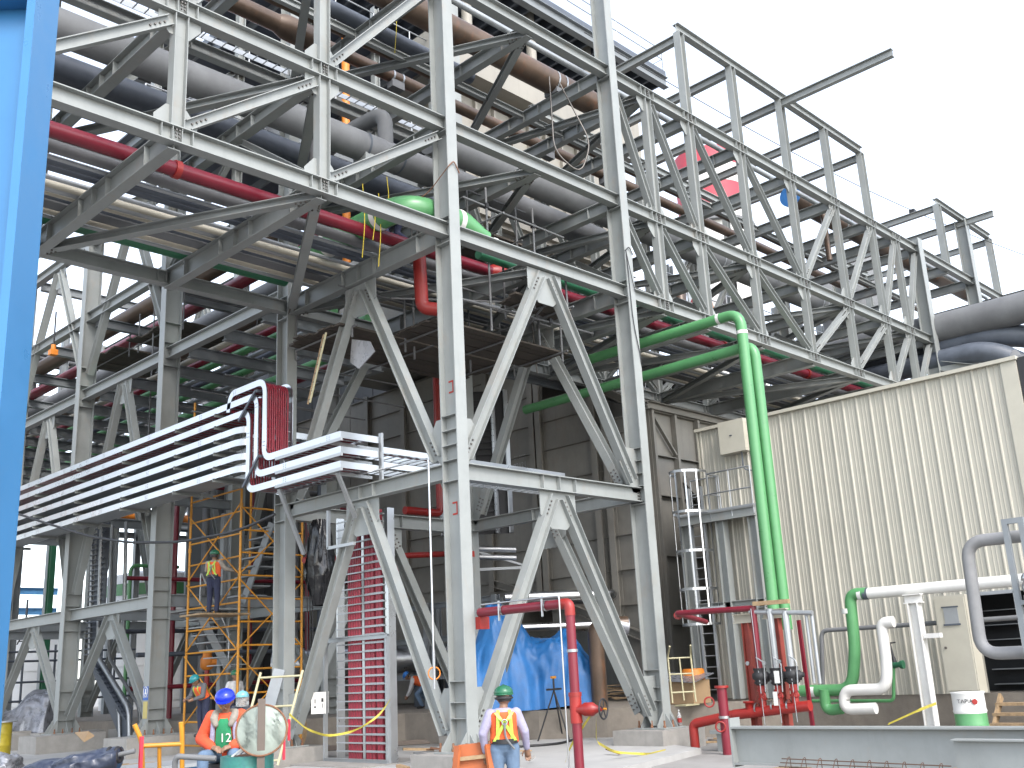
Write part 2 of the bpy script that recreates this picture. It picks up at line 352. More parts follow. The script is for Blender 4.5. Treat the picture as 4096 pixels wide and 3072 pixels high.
for x in (3.4, 4.9):
    O('valve_body', MB().lathe((x - .35, 2.05, 11.32), (1, 0, 0), [(0, .15), (.1, .2), (.25, .28), (.45, .28), (.6, .2), (.7, .15)], 16), REDM, P)
    O('valve_bonnet', MB().lathe((x, 2.05, 11.5), (0, -.1, 1), [(0, .17), (.16, .17), (.16, .21), (.22, .21), (.24, .14), (.3, .05)], 14), REDM, P)
LOW = [('grey pipe tucked under the maroon fire main', 2.58, .13, GREYP), ('dark pipe of the pair behind the fire main, front one', 3.05, .085, DARKP), ('dark pipe of the pair behind the fire main, rear one', 3.3, .085, DARKP),
       ('cream pipe of a close pair on the lower deck, front one', 3.98, .075, CREAM), ('cream pipe of a close pair on the lower deck, rear one', 4.18, .075, GALV),
       ('thin dark conduit pipe beside the flat grey duct', 4.5, .06, DARKP), ('cream pipe next to the green main on the lower deck', 5.2, .09, CREAM),
       ('thin pale line just behind the grey pipe of the lower deck', 2.84, .05, GALV), ('thin pale line before the cream pair of the lower deck', 3.66, .05, GALV), ('thin pale line behind the cream pair of the lower deck', 4.35, .045, CREAM), ('thin pale line nearest the green main of the lower deck', 5.42, .05, GALV)]
for lb, y, r, m in LOW: pipe(lb, [(-16, y, 11.15 + r), (36, y, 11.15 + r)], r, m, n=12)
pipe('dark green main at the back of the lower deck, left of the tower', [(-16, 5.75, 11.36), (-.6, 5.75, 11.36)], .2, GREEND)
t = T('cable_duct', 'flat grey cable duct lying between the pipes of the lower deck', 'duct', (-10, 4.8, 11.16)); O('body', MB().box((-16, 4.62, 11.16), (36, 4.98, 11.30)), GREYP, t)
P = pipe('fat bright green pipe with white bands bending along the front of the tower', [(-.68, 5.0, 11.62), (-.68, .85, 11.62), (.95, .85, 11.62)], .3, GREENP, .75,
     bands=[((-.68, 3.7, 11.62), (0, 1, 0), .2), ((-.68, 1.75, 11.62), (0, 1, 0), .16), ((.2, .85, 11.62), (1, 0, 0), .16), ((.85, .85, 11.62), (1, 0, 0), .14)], n=24)
O('reducer', MB().lathe((.95, .85, 11.62), (1, -.12, -.3), [(0, .3), (.15, .29), (.65, .19), (.8, .18)], 24), GREENP, P)
P2_ = pipe('slim green pipe along the front edge of the lower deck, right of the tower', [(1.65, .75, 11.36), (3.2, .72, 11.27), (36, .72, 11.27)], .12, GREENP, bands=[((1.95, .75, 11.36), (1, 0, 0), .14)])
pipe('dark green pipe second from the front, right of the tower', [(2, 1.35, 11.28), (36, 1.35, 11.28)], .12, GREEND)
P = pipe('rusty brown pipe with a reducer high on the top deck', [(-16, 4.95, 18.05), (-.9, 4.95, 18.05)], .24, BROWNP)
O('reducer', MB().lathe((-1.5, 4.95, 18.05), (1, 0, 0), [(0, .24), (.25, .33), (1.0, .34), (1.3, .2), (1.5, .18)], 20), BROWNP, P)
O('thin_run', MB().tube([(-.1, 4.95, 18.05), (30, 4.95, 18.05)], .18, 16), BROWNP, P)
for x in (2.5, 8.9, 11.9): shoe(x, 4.95, 18.05, .18, 17.68, P)
P = pipe('large brown bare steel pipe on the top deck above the tower', [(-1, 2.2, 18.1), (9.3, 2.2, 18.1)], .36, BROWNP, n=24)
O('end_cap', MB().lathe((9.3, 2.2, 18.1), (1, 0, 0), [(0, .36), (.12, .33), (.22, .22), (.27, .05)], 24), BROWNP, P)
for x in (6.3, 8.4): shoe(x, 2.2, 18.1, .36, 17.68, P)
P = pipe('large brown pipe with a blue end cap on the top deck of the right-hand truss', [(18.9, 1.7, 18.2), (36, 1.7, 18.2)], .38, BROWNP, n=24)
O('end_cap', MB().lathe((18.86, 1.7, 18.2), (1, 0, 0), [(0, .41), (.1, .41)], 24), mat('blue_cap', (.02, .16, .45), .5), P); O('drop_pipe', MB().tube(rnd([(20.6, 1.7, 18.1), (20.6, 1.3, 17.9), (20.6, 1.3, 15.9)], .3), .11), BROWNP, P)
for x in (23, 27, 30): shoe(x, 1.7, 18.2, .38, 17.68, P)
pipe('dark bare pipe in the middle of the top deck at the left', [(-12, 3.4, 17.95), (4, 3.4, 17.95)], .2, DARKP)
# pipes on the crossing rack (along y)
CX = [(.56, .18, GREENP, 'light green pipe on the crossing rack, outermost'), (1.25, .10, CREAM, 'cream pipe second on the crossing rack'), (1.65, .12, REDP, 'dark red pipe on the crossing rack'), (2.1, .13, GREENP, 'green pipe in the middle of the crossing rack'),
      (2.5, .08, GALV, 'pale thin pipe on the crossing rack'), (2.85, .10, DARKP, 'dark pipe on the crossing rack'), (3.3, .13, GREENP, 'green pipe third of its colour on the crossing rack'), (3.8, .08, GALV, 'pale thin pipe beside the third green one'),
      (4.7, .15, GREENP, 'innermost green pipe on the crossing rack'), (5.3, .12, REDP, 'innermost dark red pipe on the crossing rack')]
for x, r, m, lb in CX: zz_ = ZC + .12 if x < .7 else ZC - .16 + r; pipe(lb, [(x, 7.4, zz_), (x, 41, zz_)], r, m, n=12)
for x, r, m, lb in ((1.6, .3, BROWNP, 'thick brown pipe on the upper deck of the crossing rack'), (2.8, .22, REDP, 'red pipe on the upper deck of the crossing rack'), (4.2, .34, GREYP, 'thick grey pipe on the upper deck of the crossing rack'), (5.2, .15, BROWNP, 'slim brown pipe on the upper deck of the crossing rack')):
    pipe(lb, [(x, 8, 14.31 + r), (x, 41, 14.31 + r)], r, m)
# ================================================================ ground, pads, footings
GRD = mat('yard_ground', (.29, .28, .265), .95, var=.22, scale=.7, bump=.4, bscale=14, streak=.0)
PAD = mat('new_concrete', (.41, .405, .39), .9, var=.10, scale=1.6, bump=.15, bscale=30)
O('ground', MB().add([(-150, -150, -.45), (400, -150, -.45), (400, 400, -.45), (-150, 400, -.45)], [(0, 1, 2, 3)]), GRD, kind='structure')
def slab(name, outline, z0, z1, m): return O(name, MB().poly([(x, y, (z0 + z1) / 2) for x, y in outline], (0, 0, z1 - z0)), m, kind='structure')
slab('pavement', [(-3.2, 2.4), (1.2, -2.6), (5.2, -1.6), (6.9, 1.5), (8.2, 3.6), (5, 6), (1.5, 6.2), (-2.2, 4.6)], -.45, -.33, PAD)
slab('pavement', [(-4.2, 9), (.6, 8.2), (3, 14), (3, 34), (-5, 34)], -.45, -.32, PAD)
slab('pavement', [(-10, 8.5), (-5, 7.6), (-5.4, 34), (-12, 34)], -.45, -.38, PAD)
slab('plinth', [(3.2, 11.9), (6.2, 9.6), (6.7, 4.6), (7.6, 3.0), (8.1, 2.35), (10.2, .35), (12.5, -1.2), (40, -1.2), (40, 60), (3.2, 60)], -.45, .4, CONCD)
def footing(x0, x1, y0, y1, z1, lb): O('footing', MB().box((x0, y0, -.45), (x1, y1, z1)), CONC, label=lb, cat='footing')
footing(-.75, .75, -.5, 1.0, -.004, 'concrete footing under the near corner column of the tower')
footing(5.4, 7.05, -.45, 1.0, -.004, 'concrete footing under the right-hand front column of the tower')
footing(-.8, .8, 5.9, 7.3, -.004, 'concrete footing under the left rear column of the tower')
footing(5.5, 7.0, 5.9, 7.3, -.004, 'concrete footing under the right rear column of the tower')
footing(-.9, 1.3, 12.7, 14.1, .206, 'concrete footing under the first column of the crossing rack')
footing(-.9, 1.3, 18.8, 20.2, .206, 'concrete footing under the second column of the crossing rack')
footing(-.9, 1.3, 24.9, 26.3, .206, 'concrete footing under the third column of the crossing rack')
# ================================================================ stiffened plate duct behind the tower
D = T('exhaust_duct', 'big dull grey duct of stiffened plates, rust streaked, standing behind the tower', 'duct', (12, 8, .4))
ys = [4.13, 5.75, 6.25, 8.75, 9.07, 11.4, 13.8, 16.2, 18.6]
def dz0(y): return .45 if y < 4.6 else 2.3 + .36 * (y - 4.8) if y < 11 else 4.5
def dz1(y): return 9.4 + .62 * (y - 4.13) if y < 10 else 13
for y0, y1 in zip(ys, ys[1:]):
    z = dz0(y0) if y0 > 4.2 else .45; zt = min(dz1(y0), dz1(y1)) - .05
    lv = [z] + [q for q in (3.3, 4.4, 5.5, 6.6, 7.7, 8.85, 9.87, 10.95, 12.0) if z + .3 < q < zt - .2] + [zt]
    for a, b in zip(lv, lv[1:]):
        O('panel', MB().box((12, y0 + .01, a + .002), (12.05, y1 - .01, b - .002)), DUCT, D)
        O('stiffener', MB().box((11.9, y0 + .06, b - .012), (11.998, y1 - .06, b + .012)), DUCT, D)
for y in ys: O('rib', MB().isec((11.88, y, max(dz0(y) - .3, .45)), (11.88, y, dz1(y)), .22, .24, (1, 0, 0)), DUCT, D)
for (y0, y1) in ((4.13, 6.25), (6.25, 8.75), (8.75, 11.4)):
    O('top_edge', MB().isec((11.9, y0, dz1(y0)), (11.9, y1, dz1(y1)), .25, .3), DUCT, D); O('hopper_edge', MB().isec((11.9, y0, max(dz0(y0), 2.0)), (11.9, y1, dz0(y1)), .25, .3), DUCT, D)
    O('hopper_plate', MB().poly([(12.06, y0, max(dz0(y0), 2.0)), (12.06, y1, dz0(y1)), (15, y1, dz0(y1) - .8), (15, y0, max(dz0(y0), 2.0) - .8)], (0, 0, .03)), DUCT, D)
xs2 = [12.06, 13.3, 14.6, 16, 17.4, 19]
for x0, x1 in zip(xs2, xs2[1:]):
    for a, b in ((.45, 2.6), (2.6, 4.7), (4.7, 6.6), (6.6, 7.9), (7.9, 9.35)):
        O('panel', MB().box((x0 + .012, 4.1, a + .01), (x1 - .012, 4.14, b - .01)), DUCT, D); O('stiffener', MB().box((x0 + .05, 3.95, b - .012), (x1 - .05, 4.098, b + .012)), DUCT, D)
for x in xs2: O('rib', MB().box((x - .06, 3.9, .45), (x + .06, 4.095, 9.38)), DUCT, D)
O('top_edge', MB().isec((11.9, 3.98, 9.5), (19, 3.98, 9.5), .26, .3), DUCT, D)
O('knee_brace', MB().bar((12.2, 3.97, 9.1), (13.2, 3.97, 8.0), .12, .06), DUCT, D); O('knee_brace', MB().bar((13.4, 3.9, 7.2), (15.2, 3.9, 6.0), .2, .3), DUCT, D)
O('roof_plate', MB().poly([(12.06, 4.2, 9.3), (12.06, 10, 12.9), (19, 10, 12.9), (19, 4.2, 9.3)], (0, 0, .04)), DUCT, D)
O('back_mass', MB().box((12.1, 10.5, 5), (26, 24, 13)), DUCT, D)
def text(name, body, loc, rot, size, m, parent=None, label=None, cat=None, ext=.002):
    cu = bpy.data.curves.new(name, 'FONT'); cu.body = body; cu.size = size; cu.extrude = ext; cu.align_x = 'CENTER'; cu.align_y = 'CENTER'
    dg = bpy.data.objects.new(name, cu); me = bpy.data.meshes.new_from_object(dg); bpy.data.objects.remove(dg)
    o = bpy.data.objects.new(name, me); COL.objects.link(o); me.materials.append(m)
    o.location = V(loc) - (OFF[parent.name] if parent else V()); o.rotation_euler = rot
    if parent: o.parent = parent
    if label: o['label'] = label
    if cat: o['category'] = cat
    return o
CHALK = mat('chalk', (.45, .46, .47), .9)
text('chalk_mark', 'P2121', (11.99, 9.9, 8.55), (PI / 2, 0, -PI / 2), .26, CHALK, D); text('chalk_mark', '<- CA 2020 ->', (11.99, 9.9, 8.85), (PI / 2, 0, -PI / 2), .17, CHALK, D)
# ================================================================ boiler casing above
B = T('boiler_casing', 'tall beige ribbed boiler casing with a dark roof platform behind the upper decks', 'boiler', (13, 9, 11))
for i in range(10):
    x = 8.6 + i * .95
    O('panel', MB().box((x + .01, 9, 13.2), (x + .94, 9.06, 22.3)), CASING, B); O('rib', MB().box((x - .05, 8.84, 13.2), (x + .05, 8.998, 22.3)), CASING, B)
O('side', MB().box((8.6, 9.07, 13.2), (18.1, 18, 22.3)), CASING, B)
O('ledge', MB().box((7.4, 8.1, 22.31), (18.6, 18, 24.0)), CASING, B)
O('mid_band', MB().isec((8.6, 8.7, 17.0), (18.1, 8.7, 17.0), .3, .3), CASING, B)
for x in (9, 12.5, 16): O('roof_post', MB().tube([(x, 8.6, 24.0), (x, 8.6, 27)], .2, 12), CASING, B)
O('roof_platform', MB().box((4, 7.8, 26.9), (20.6, 20, 27.2)), DARKP, B)
for y in (7.9, 9.4): O('roof_girder', MB().isec((4, y, 26.65), (20.7, y, 26.65), .5, .3), STEELB, B)
for i in range(24): O('roof_joist', MB().box((4.2 + i * .7, 8.1, 26.45), (4.3 + i * .7, 20, 26.895)), DARKP, B)
O('roof_shed', MB().box((5, 9.8, 27.21), (16, 16, 29.2)), DARKP, B)
def rail(parent, pts, h=1.1, m=GALV, step=1.6, r=.02):
    pts = [V(p) for p in pts]
    for k in (h, h * .55): O('handrail', MB().tube([p + V((0, 0, k)) for p in pts], r, 8), m, parent)
    for a, b in zip(pts, pts[1:]):
        n = max(1, int((b - a).length / step))
        for i in range(n + 1): p = a + (b - a) * i / n; O('stanchion', MB().tube([p, p + V((0, 0, h))], r, 8), m, parent)
rail(B, [(4.2, 7.85, 27.2), (20.5, 7.85, 27.2), (20.5, 12, 27.2)])
# ================================================================ corrugated building on the right
BEIGE = mat('beige_sheet', (.49, .468, .395), .5, var=.05, scale=.5, streak=.12, rust=.06)
TRIM = mat('beige_trim', (.52, .495, .41), .55, var=.05)
H = T('building', 'beige corrugated metal building with ribbed wall and a dark doorway', 'building', (11, -3, .45))
me = {}
def sheet(z0, z1):
    w = .38; n = [(0, 0), (.02, 0), (.045, .034), (.075, .034), (.10, 0), (.19, 0), (.197, .01), (.207, .01), (.214, 0), (.285, 0), (.292, .01), (.302, .01), (.309, 0), (w, 0)]
    mb = MB(); k = len(n)
    mb.add([(-d, -a, z) for z in (z0, z1) for a, d in n], [(i, i + 1, k + i + 1, k + i) for i in range(k - 1)])
    return mb
proto = {}
for i in range(23):
    y = 1.55 - i * .38; z0 = 2.68 if -6.95 < y < -5.5 else .45
    key = z0
    if key not in proto:
        m_ = sheet(z0, 8.0); mesh = bpy.data.meshes.new('wall_sheet'); mesh.from_pydata([tuple(p) for p in m_.v], [], m_.f); mesh.materials.append(BEIGE); proto[key] = mesh
    o = bpy.data.objects.new('wall_sheet', proto[key]); COL.objects.link(o); o.parent = H; o.location = V((11, y, 0)) - V((11, -3, .45))
O('corner_trim', MB().box((10.94, -7.55, .45), (11.3, -7.19, 8.02)), TRIM, H); O('corner_trim', MB().box((10.95, 1.555, .45), (11.2, 1.60, 8.02)), TRIM, H)
O('eave_trim', MB().box((10.88, -7.58, 8.0), (11.3, 1.62, 8.09)), TRIM, H)
O('side_wall', MB().box((11.21, 1.3, .45), (24, 1.54, 8.0)), BEIGE, H); O('roof', MB().box((11.31, -7.5, 7.9), (24, 1.5, 8.06)), BEIGE, H)
O('end_wall', MB().box((11.31, -7.54, .45), (24, -7.4, 7.9)), DARKP, H)
O('gap_shade', MB().box((10.99, -7.9, .3), (11.6, -7.56, 8.05)), DARK, H)  # solid box; the shade of the gap is put into its colour
O('door_frame', MB().box((10.92, -5.58, .45), (11.02, -5.5, 2.68)), GALV, H); O('door_frame', MB().box((10.92, -6.66, .45), (11.02, -6.58, 2.68)), GALV, H); O('door_head', MB().box((10.92, -6.66, 2.64), (11.02, -5.5, 2.72)), GALV, H)
O('doorway_shade', MB().box((12.2, -7.2, .45), (12.3, -5, 2.8)), DARK, H)  # back panel with the unlit interior painted in as near-black
for i in range(6): O('shelf', MB().box((11.8, -6.6, .6 + i * .34), (12.15, -5.5, .62 + i * .34)), GALV, H)
O('wall_base', MB().box((11.02, -9, -.45), (24, 1.5, .449)), CONCD, H)
t = T('junction_box', 'pale metal junction box high on the left corner of the corrugated building', 'box', (10.8, .2, 7.1))
O('case', MB().box((10.62, -.22, 7.12), (10.93, .62, 8.05)), TRIM, t); O('lid_latch', MB().box((10.605, .18, 7.6), (10.622, .26, 7.63)), DARKP, t); O('conduit', MB().tube(rnd([(10.75, .0, 7.12), (10.75, 0, 6.6), (10.93, -.5, 6.5)], .15), .02, 8), DARKP, t)
t = T('grey_wall_block', 'grey concrete block wall beyond the right end of the corrugated building', 'wall', (12.5, -10, 0)); O('blockwork', MB().box((12, -14, -.45), (13, -8, 6.2)), CONC, t); O('coping', MB().box((11.7, -14, 6.2), (13.2, -7.95, 6.9)), GREYP, t)
# ================================================================ caged ladder and small platform
t = T('caged_ladder', 'aluminium ladder with a round safety cage climbing to a small platform', 'ladder', (10.5, 1.5, .4))
for y in (1.28, 1.72): O('stringer', MB().box((10.42, y - .03, .45), (10.5, y + .03, 6.3)), GALV, t)
for i in range(19): O('rung', MB().tube([(10.46, 1.31, .7 + i * .3), (10.46, 1.69, .7 + i * .3)], .013, 6), GALV, t)
for z in (2.45, 3.4, 4.45, 5.55, 6.7): 
    O('hoop', MB().ext([(-.006, -.04), (.006, -.04), (.006, .04), (-.006, .04)], (10.42, 1.14, z), (10.42, 1.14, z + .001)), GALV, t)
    mb = MB(); R_ = .4
    for i in range(16):
        a0 = PI / 2 + PI * i / 16 * 1.0; a1 = PI / 2 + PI * (i + 1) / 16
        p = lambda a: V((10.4 + math.cos(a) * .78, 1.55 + math.sin(a) * .52, z))
        mb.bar(p(a0), p(a1), .012, .07)
    O('hoop', mb, SILV, t)
for k in range(7):
    a = PI / 2 + PI * k / 6; O('cage_strap', MB().bar((10.4 + math.cos(a) * .78, 1.55 + math.sin(a) * .52, 2.42), (10.4 + math.cos(a) * .78, 1.55 + math.sin(a) * .52, 6.74), .045, .008, (math.cos(a), math.sin(a), 0)), SILV, t)
t = T('platform', 'small steel platform on grey columns with a pipe handrail beside the caged ladder', 'platform', (10.7, .4, .4))
for x, y in ((10.5, .75), (10.5, -.3), (10.55, 1.95)): O('column', MB().isec((x, y, .45), (x, y, 5.5), .26, .26, (0, 1, 0)), STEEL, t)
O('deck', MB().box((10.3, -.45, 5.5), (10.95, 2.1, 5.56)), GALV, t)
O('edge_beam', MB().isec((10.36, -.45, 5.36), (10.36, 2.1, 5.36), .26, .14), STEEL, t); O('edge_beam', MB().isec((10.5, -.43, 2.9), (10.5, 1.8, 2.9), .24, .2), STEEL, t)
rail(t, [(10.92, .98, 5.3), (10.36, .98, 5.3), (10.36, -.42, 5.3)], 1.3, GALV, .6, .022)
rail(t, [(10.92, 1.95, 5.5), (10.92, 1.05, 5.5)], 1.1, GALV, .8, .02)
# ================================================================ green risers
pipe('tall green riser bending in under the rack, front one of two', [(8.0, 3.0, 10.1), (8.0, -2.08, 10.1), (8.0, -2.08, 1.75)], .14, GREENP, .42, bands=[((8, -1.45, 10.1), (0, 1, 0), .09), ((8, -2.08, 9.55), (0, 0, 1), .09), ((8, -2.08, 1.85), (0, 0, 1), .12)], n=20)
pipe('tall green riser fed by the lower level pipe, rear one of two', [(8.3, 6.0, 9.25), (8.3, -2.2, 9.25), (8.3, -2.2, 2.1)], .14, GREENP, .36, n=20)
# ================================================================ cable trays
def tray(label, path, w, group, ncab=0, x=-1.0, legx=None, rungs=True):
    t = T('cable_tray', label, 'cable tray', (x, path[0][0], path[0][1]), group)
    pts = rnd([(x, y, z) for y, z in path], .32, 6)
    def sweep(px, m):
        mb = MB(); n = len(pts); h = .082; c = .012; vs = []
        for i in range(n):
            d = (pts[min(i + 1, n - 1)] - pts[max(i - 1, 0)]).normalized(); u = d.cross(V((1, 0, 0))); p = V((px, pts[i].y, pts[i].z))
            vs += [p + V((-c, 0, 0)) - u * h, p + V((c, 0, 0)) - u * h, p + V((c, 0, 0)) + u * h, p + V((-c, 0, 0)) + u * h]
        mb.add(vs, [(i * 4 + j, i * 4 + (j + 1) % 4, i * 4 + 4 + (j + 1) % 4, i * 4 + 4 + j) for i in range(n - 1) for j in range(4)] + [(3, 2, 1, 0), tuple(range(4 * n - 4, 4 * n))]); return mb
    O('side_rail', sweep(x, SILV), SILV, t); O('side_rail', sweep(x + w, SILV), SILV, t)
    L = [0]
    for a, b in zip(pts, pts[1:]): L.append(L[-1] + (b - a).length)
    def at(s):
        for i in range(len(pts) - 1):
            if s <= L[i + 1]: k = (s - L[i]) / max(1e-6, L[i + 1] - L[i]); return pts[i] + (pts[i + 1] - pts[i]) * k, (pts[i + 1] - pts[i]).normalized()
        return pts[-1], (pts[-1] - pts[-2]).normalized()
    mb = MB(); s = .1
    while s < L[-1]:
        p, d = at(s); u = d.cross(V((1, 0, 0))); q = p - u * .05
        mb.bar((x, q.y, q.z), (x + w, q.y, q.z), .03, .02, d); s += .25
    O('rungs', mb, GALV, t, kind='stuff')
    mb = MB(); s = .6                                              # splice plates with bolts along the near rail
    while s < L[-1]:
        p, d = at(s); u = d.cross(V((1, 0, 0)))
        for a in (-.035, .035):
            for e in (-.05, 0.0, .05): mb.lathe(V((x - .012, p.y, p.z)) + d * a * 1.3 + u * e * .8, (-1, 0, 0), [(0, .008), (.008, .008)], 6)
        s += 2.9
    O('splice_bolts', mb, BOLT, t, kind='stuff')
    for k in range(ncab):
        xx = x + .06 + (w - .12) * (k + .5) / ncab; jit = random.Random(k)
        cp = [V((xx + jit.uniform(-.01, .01), p.y, p.z)) for p in pts]
        n = len(cp); off = []
        for i in range(n):
            d = (pts[min(i + 1, n - 1)] - pts[max(i - 1, 0)]).normalized(); u = d.cross(V((1, 0, 0))); off.append(cp[i] - u * .005)
        O('cable', MB().tube(off, .024, 6), CABLE, t)
    return t
tg = 'stacked aluminium cable trays left of the tower'
t = tray('top hump of cable tray looping over and down in front of the left rear column', [(7.7, 8.2), (7.6, 8.66), (5.98, 8.66), (5.98, 6.69), (2.88, 6.69)], .75, tg, 10)
O('corner_leg', MB().box((-1.01, 2.86, 6.615), (.05, 2.885, 6.765)), SILV, t)
t = tray('uppermost long cable tray with red cables, bending down beside the column', [(30, 8.36), (6.34, 8.36), (6.34, 6.35), (2.88, 6.35)], .75, tg, 8)
O('corner_leg', MB().box((-1.01, 2.86, 6.275), (.05, 2.885, 6.425)), SILV, t)
t = tray('second long cable tray from the top, dropping to the lowest shelf by the tower', [(30, 8.03), (6.70, 8.03), (6.70, 6.02), (2.88, 6.02)], .75, tg, 8)
O('corner_leg', MB().box((-1.01, 2.86, 5.945), (.05, 2.885, 6.095)), SILV, t)
for z, lb in ((7.65, 'third long cable tray from the top, curving away at the column'), (7.33, 'fourth long cable tray from the top'), (6.96, 'fifth long cable tray from the top, with a perforated floor'), (6.65, 'lowest long cable tray of the stack')):
    t = tray(lb, [(30, z), (8.0, z)], .75, tg, 0)
    for dx_, dy_ in ((0, 0), (.75, .6)):
        cv = rnd([(-1 + dx_, 8.0, z), (-1 + dx_, 6.95 + dy_, z), (1.2, 6.95 + dy_, z)], .9, 12); k = len(cv)
        O('curved_rail', MB().add([q + V((0, 0, s * .082)) for q in cv for s in (-1, 1)], [(2 * i, 2 * i + 2, 2 * i + 3, 2 * i + 1) for i in range(k - 1)]), SILV, t)
    O('floor', MB().box((-.98, 8, z - .07), (-.27, 30, z - .062)), GALV, t)
t = T('tray_clamp', 'dark steel clamp bars pinning the tray bends together', 'clamp', (-1.05, 6.6, 6.0))
O('upper_bar', MB().bar((-1.05, 6.33, 8.47), (-1.05, 7.10, 7.85), .04, .06), DARKP, t); O('upper_arm', MB().box((-1.06, 6.25, 8.42), (-.2, 6.31, 8.48)), DARKP, t)
O('lower_bar', MB().bar((-1.05, 6.12, 6.80), (-1.05, 6.83, 6.13), .04, .06), DARKP, t); O('lower_arm', MB().box((-1.06, 6.1, 6.75), (-.2, 6.16, 6.81)), DARKP, t)
for i, y in enumerate((29.5, 26.4, 23.2, 20.0, 16.75, 13.55, 10.4, 8.3)):
    t = T('tray_support', 'grey support post with arms carrying the cable trays, number %s from the tower' % ['eight', 'seven', 'six', 'five', 'four', 'three', 'two', 'one'][i], 'support', (0, y, 6.4), 'cable tray supports')
    O('post', MB().csec((-.18, y, 6.4), (-.18, y, 8.5), .1, .06, (0, 1, 0)), STEEL, t)
    for z in (8.36, 8.03, 7.65, 7.33, 6.96, 6.65): O('arm', MB().csec((-1.06, y, z - .125), (.15, y, z - .125), .09, .06), STEEL, t)
t = T('tray_bracket', 'galvanised bracket frame holding the lower trays on the tower girt', 'support', (-.5, 4, 5.4))
for z in (6.69, 6.35, 6.02):
    O('shelf_angle', MB().box((-1.06, 2.8, z - .15), (-1.0, 5.4, z - .08)), GALV, t); O('shelf_angle', MB().box((-1.05, 3.3, z - .15), (.2, 3.36, z - .08)), GALV, t)
O('strut', MB().bar((-1.0, 3.0, 5.85), (-.15, 3.5, 5.0), .08, .08), GALV, t); O('strut', MB().bar((-1.0, 5.3, 5.85), (-.1, 5.6, 4.4), .08, .08), GALV, t); O('strut', MB().bar((-.1, 4.6, 5.3), (-.1, 4.6, 4.4), .07, .07), GALV, t); O('strut', MB().bar((-.1, 4.6, 4.42), (-.1, 3.6, 4.42), .07, .07), GALV, t)
O('upright', MB().bar((.1, 2.84, 5.7), (.1, 2.84, 6.85), .1, .06), GALV, t)
for x0 in (0.2, 2.4):
    for z in (6.02, 6.35):
        pass
for k, (z, yy) in enumerate(((6.15, 3.5), (6.5, 3.5))):
    t = T('cable_tray', ['short empty cable tray crossing the tower above the girt, lower', 'short empty cable tray crossing the tower above the girt, upper'][k], 'cable tray', (0, yy, z))
    for y in (2.95, 3.7): O('side_rail', MB().box((.15, y, z - .07), (6.5, y + .02, z + .07)), SILV, t)
    mb = MB()
    for i in range(24): mb.box((.3 + i * .26, 2.97, z - .06), (.33 + i * .26, 3.7, z - .04))
    O('rungs', mb, GALV, t, kind='stuff')
t = T('cable_tray', 'red cabled tray high behind the tower chevron', 'cable tray', (0, 8, 8.2))
for y in (7.2, 7.9): O('side_rail', MB().box((-.3, y, 7.55), (8, y + .02, 7.7)), SILV, t)
for k in range(9): O('cable', MB().tube([(-.2, 7.27 + k * .075, 7.6), (8, 7.27 + k * .075, 7.6)], .026, 6), CABLE, t)
# ================================================================ blue column close to the camera
BLUE = mat('blue_paint', (.04, .20, .43), .35, var=.05, scale=4)
ax = V((.704, -.708, 0)); e = V((-12.66, -10.80, 4.69)); c0 = e - ax * .275; c0.z = 0
t = T('blue_column', 'blue painted steel column close by at the left edge', 'column', (c0.x, c0.y, -.45))
O('shaft', MB().isec((c0.x, c0.y, -.45), (c0.x, c0.y, 6), .47, .24, ax, .04, .02), BLUE, t)
zt = V((-12.76, -10.71, 4.70)).z
mb = MB(); nrm = V((-.708, -.704, 0))
for k in (-1, 1): mb.poly([c0 + V((0, 0, zt)) + ax * a + nrm * b * k for a, b in ((-.19, .012), (.19, .012), (.19, .08), (.15, .115), (-.19, .115))], (0, 0, .02))
O('stiffener', mb, BLUE, t)
# ================================================================ red hydrant stand in front of the tower
RS = T('fire_pipe_stand', 'red fire water pipe standing before the tower, with a black handwheel valve', 'pipe stand', (.2, -2.5, -.45))
O('pipe_run', MB().tube(rnd([(.2, -.1, 2.62), (.2, -2.5, 2.62), (.2, -2.5, -.45)], .16), .088, 18), REDP, RS)
O('elbow', MB().tube(rnd([(.2, -2.3, 2.62), (.2, -2.5, 2.62), (.2, -2.5, 2.4)], .16), .098, 18), REDM, RS)
O('tee', MB().tube([(.2, -2.5, .52), (.2, -2.5, .98)], .108, 18), REDM, RS); O('coupling', MB().lathe((.2, -2.5, .98), (0, 0, 1), [(0, .12), (.07, .12)], 18), REDM, RS)
O('branch', MB().lathe((.2, -2.55, .75), (.25, -1, 0), [(0, .09), (.1, .09), (.14, .12), (.3, .12), (.34, .085), (.42, .05), (.5, .03)], 16), REDM, RS)
wc = V((.33, -3.03, .75)); wd = V((.25, -1, 0)).normalized()
hw = O('handwheel', MB().torus(wc, wd, .17, .017, 24, 8), BLACK, RS)
mb = MB(); u = wd.orthogonal().normalized(); w_ = wd.cross(u)
for k in range(5): a = 2 * PI * k / 5; mb.bar(wc, wc + (u * math.cos(a) + w_ * math.sin(a)) * .165, .025, .012, wd)
O('spokes', mb, BLACK, hw); O('stem', MB().lathe(wc - wd * .1, wd, [(0, .02), (.16, .02)], 8), YEL, RS)
for z in (1.75,): O('clamp', MB().lathe((.2, -2.5, z), (0, 0, 1), [(0, .1), (.05, .1)], 16), GALV, RS)
for y in (-.75, -1.9): O('clamp', MB().tube([(.2, y, 2.62), (.2, y - .05, 2.62)], .1, 16, False), SILV, RS); O('clamp_bolt', MB().bar((.08, y - .02, 2.42), (.08, y - .02, 2.8), .03, .03), SILV, RS)
O('conduit', MB().tube(rnd([(.06, -.3, 2.76), (.06, -2.38, 2.76), (.06, -2.38, -.45)], .06), .016, 8), SILV, RS)
O('bracket', MB().box((.15, -.16, 2.3), (.4, -.02, 2.54)), REDM, RS)
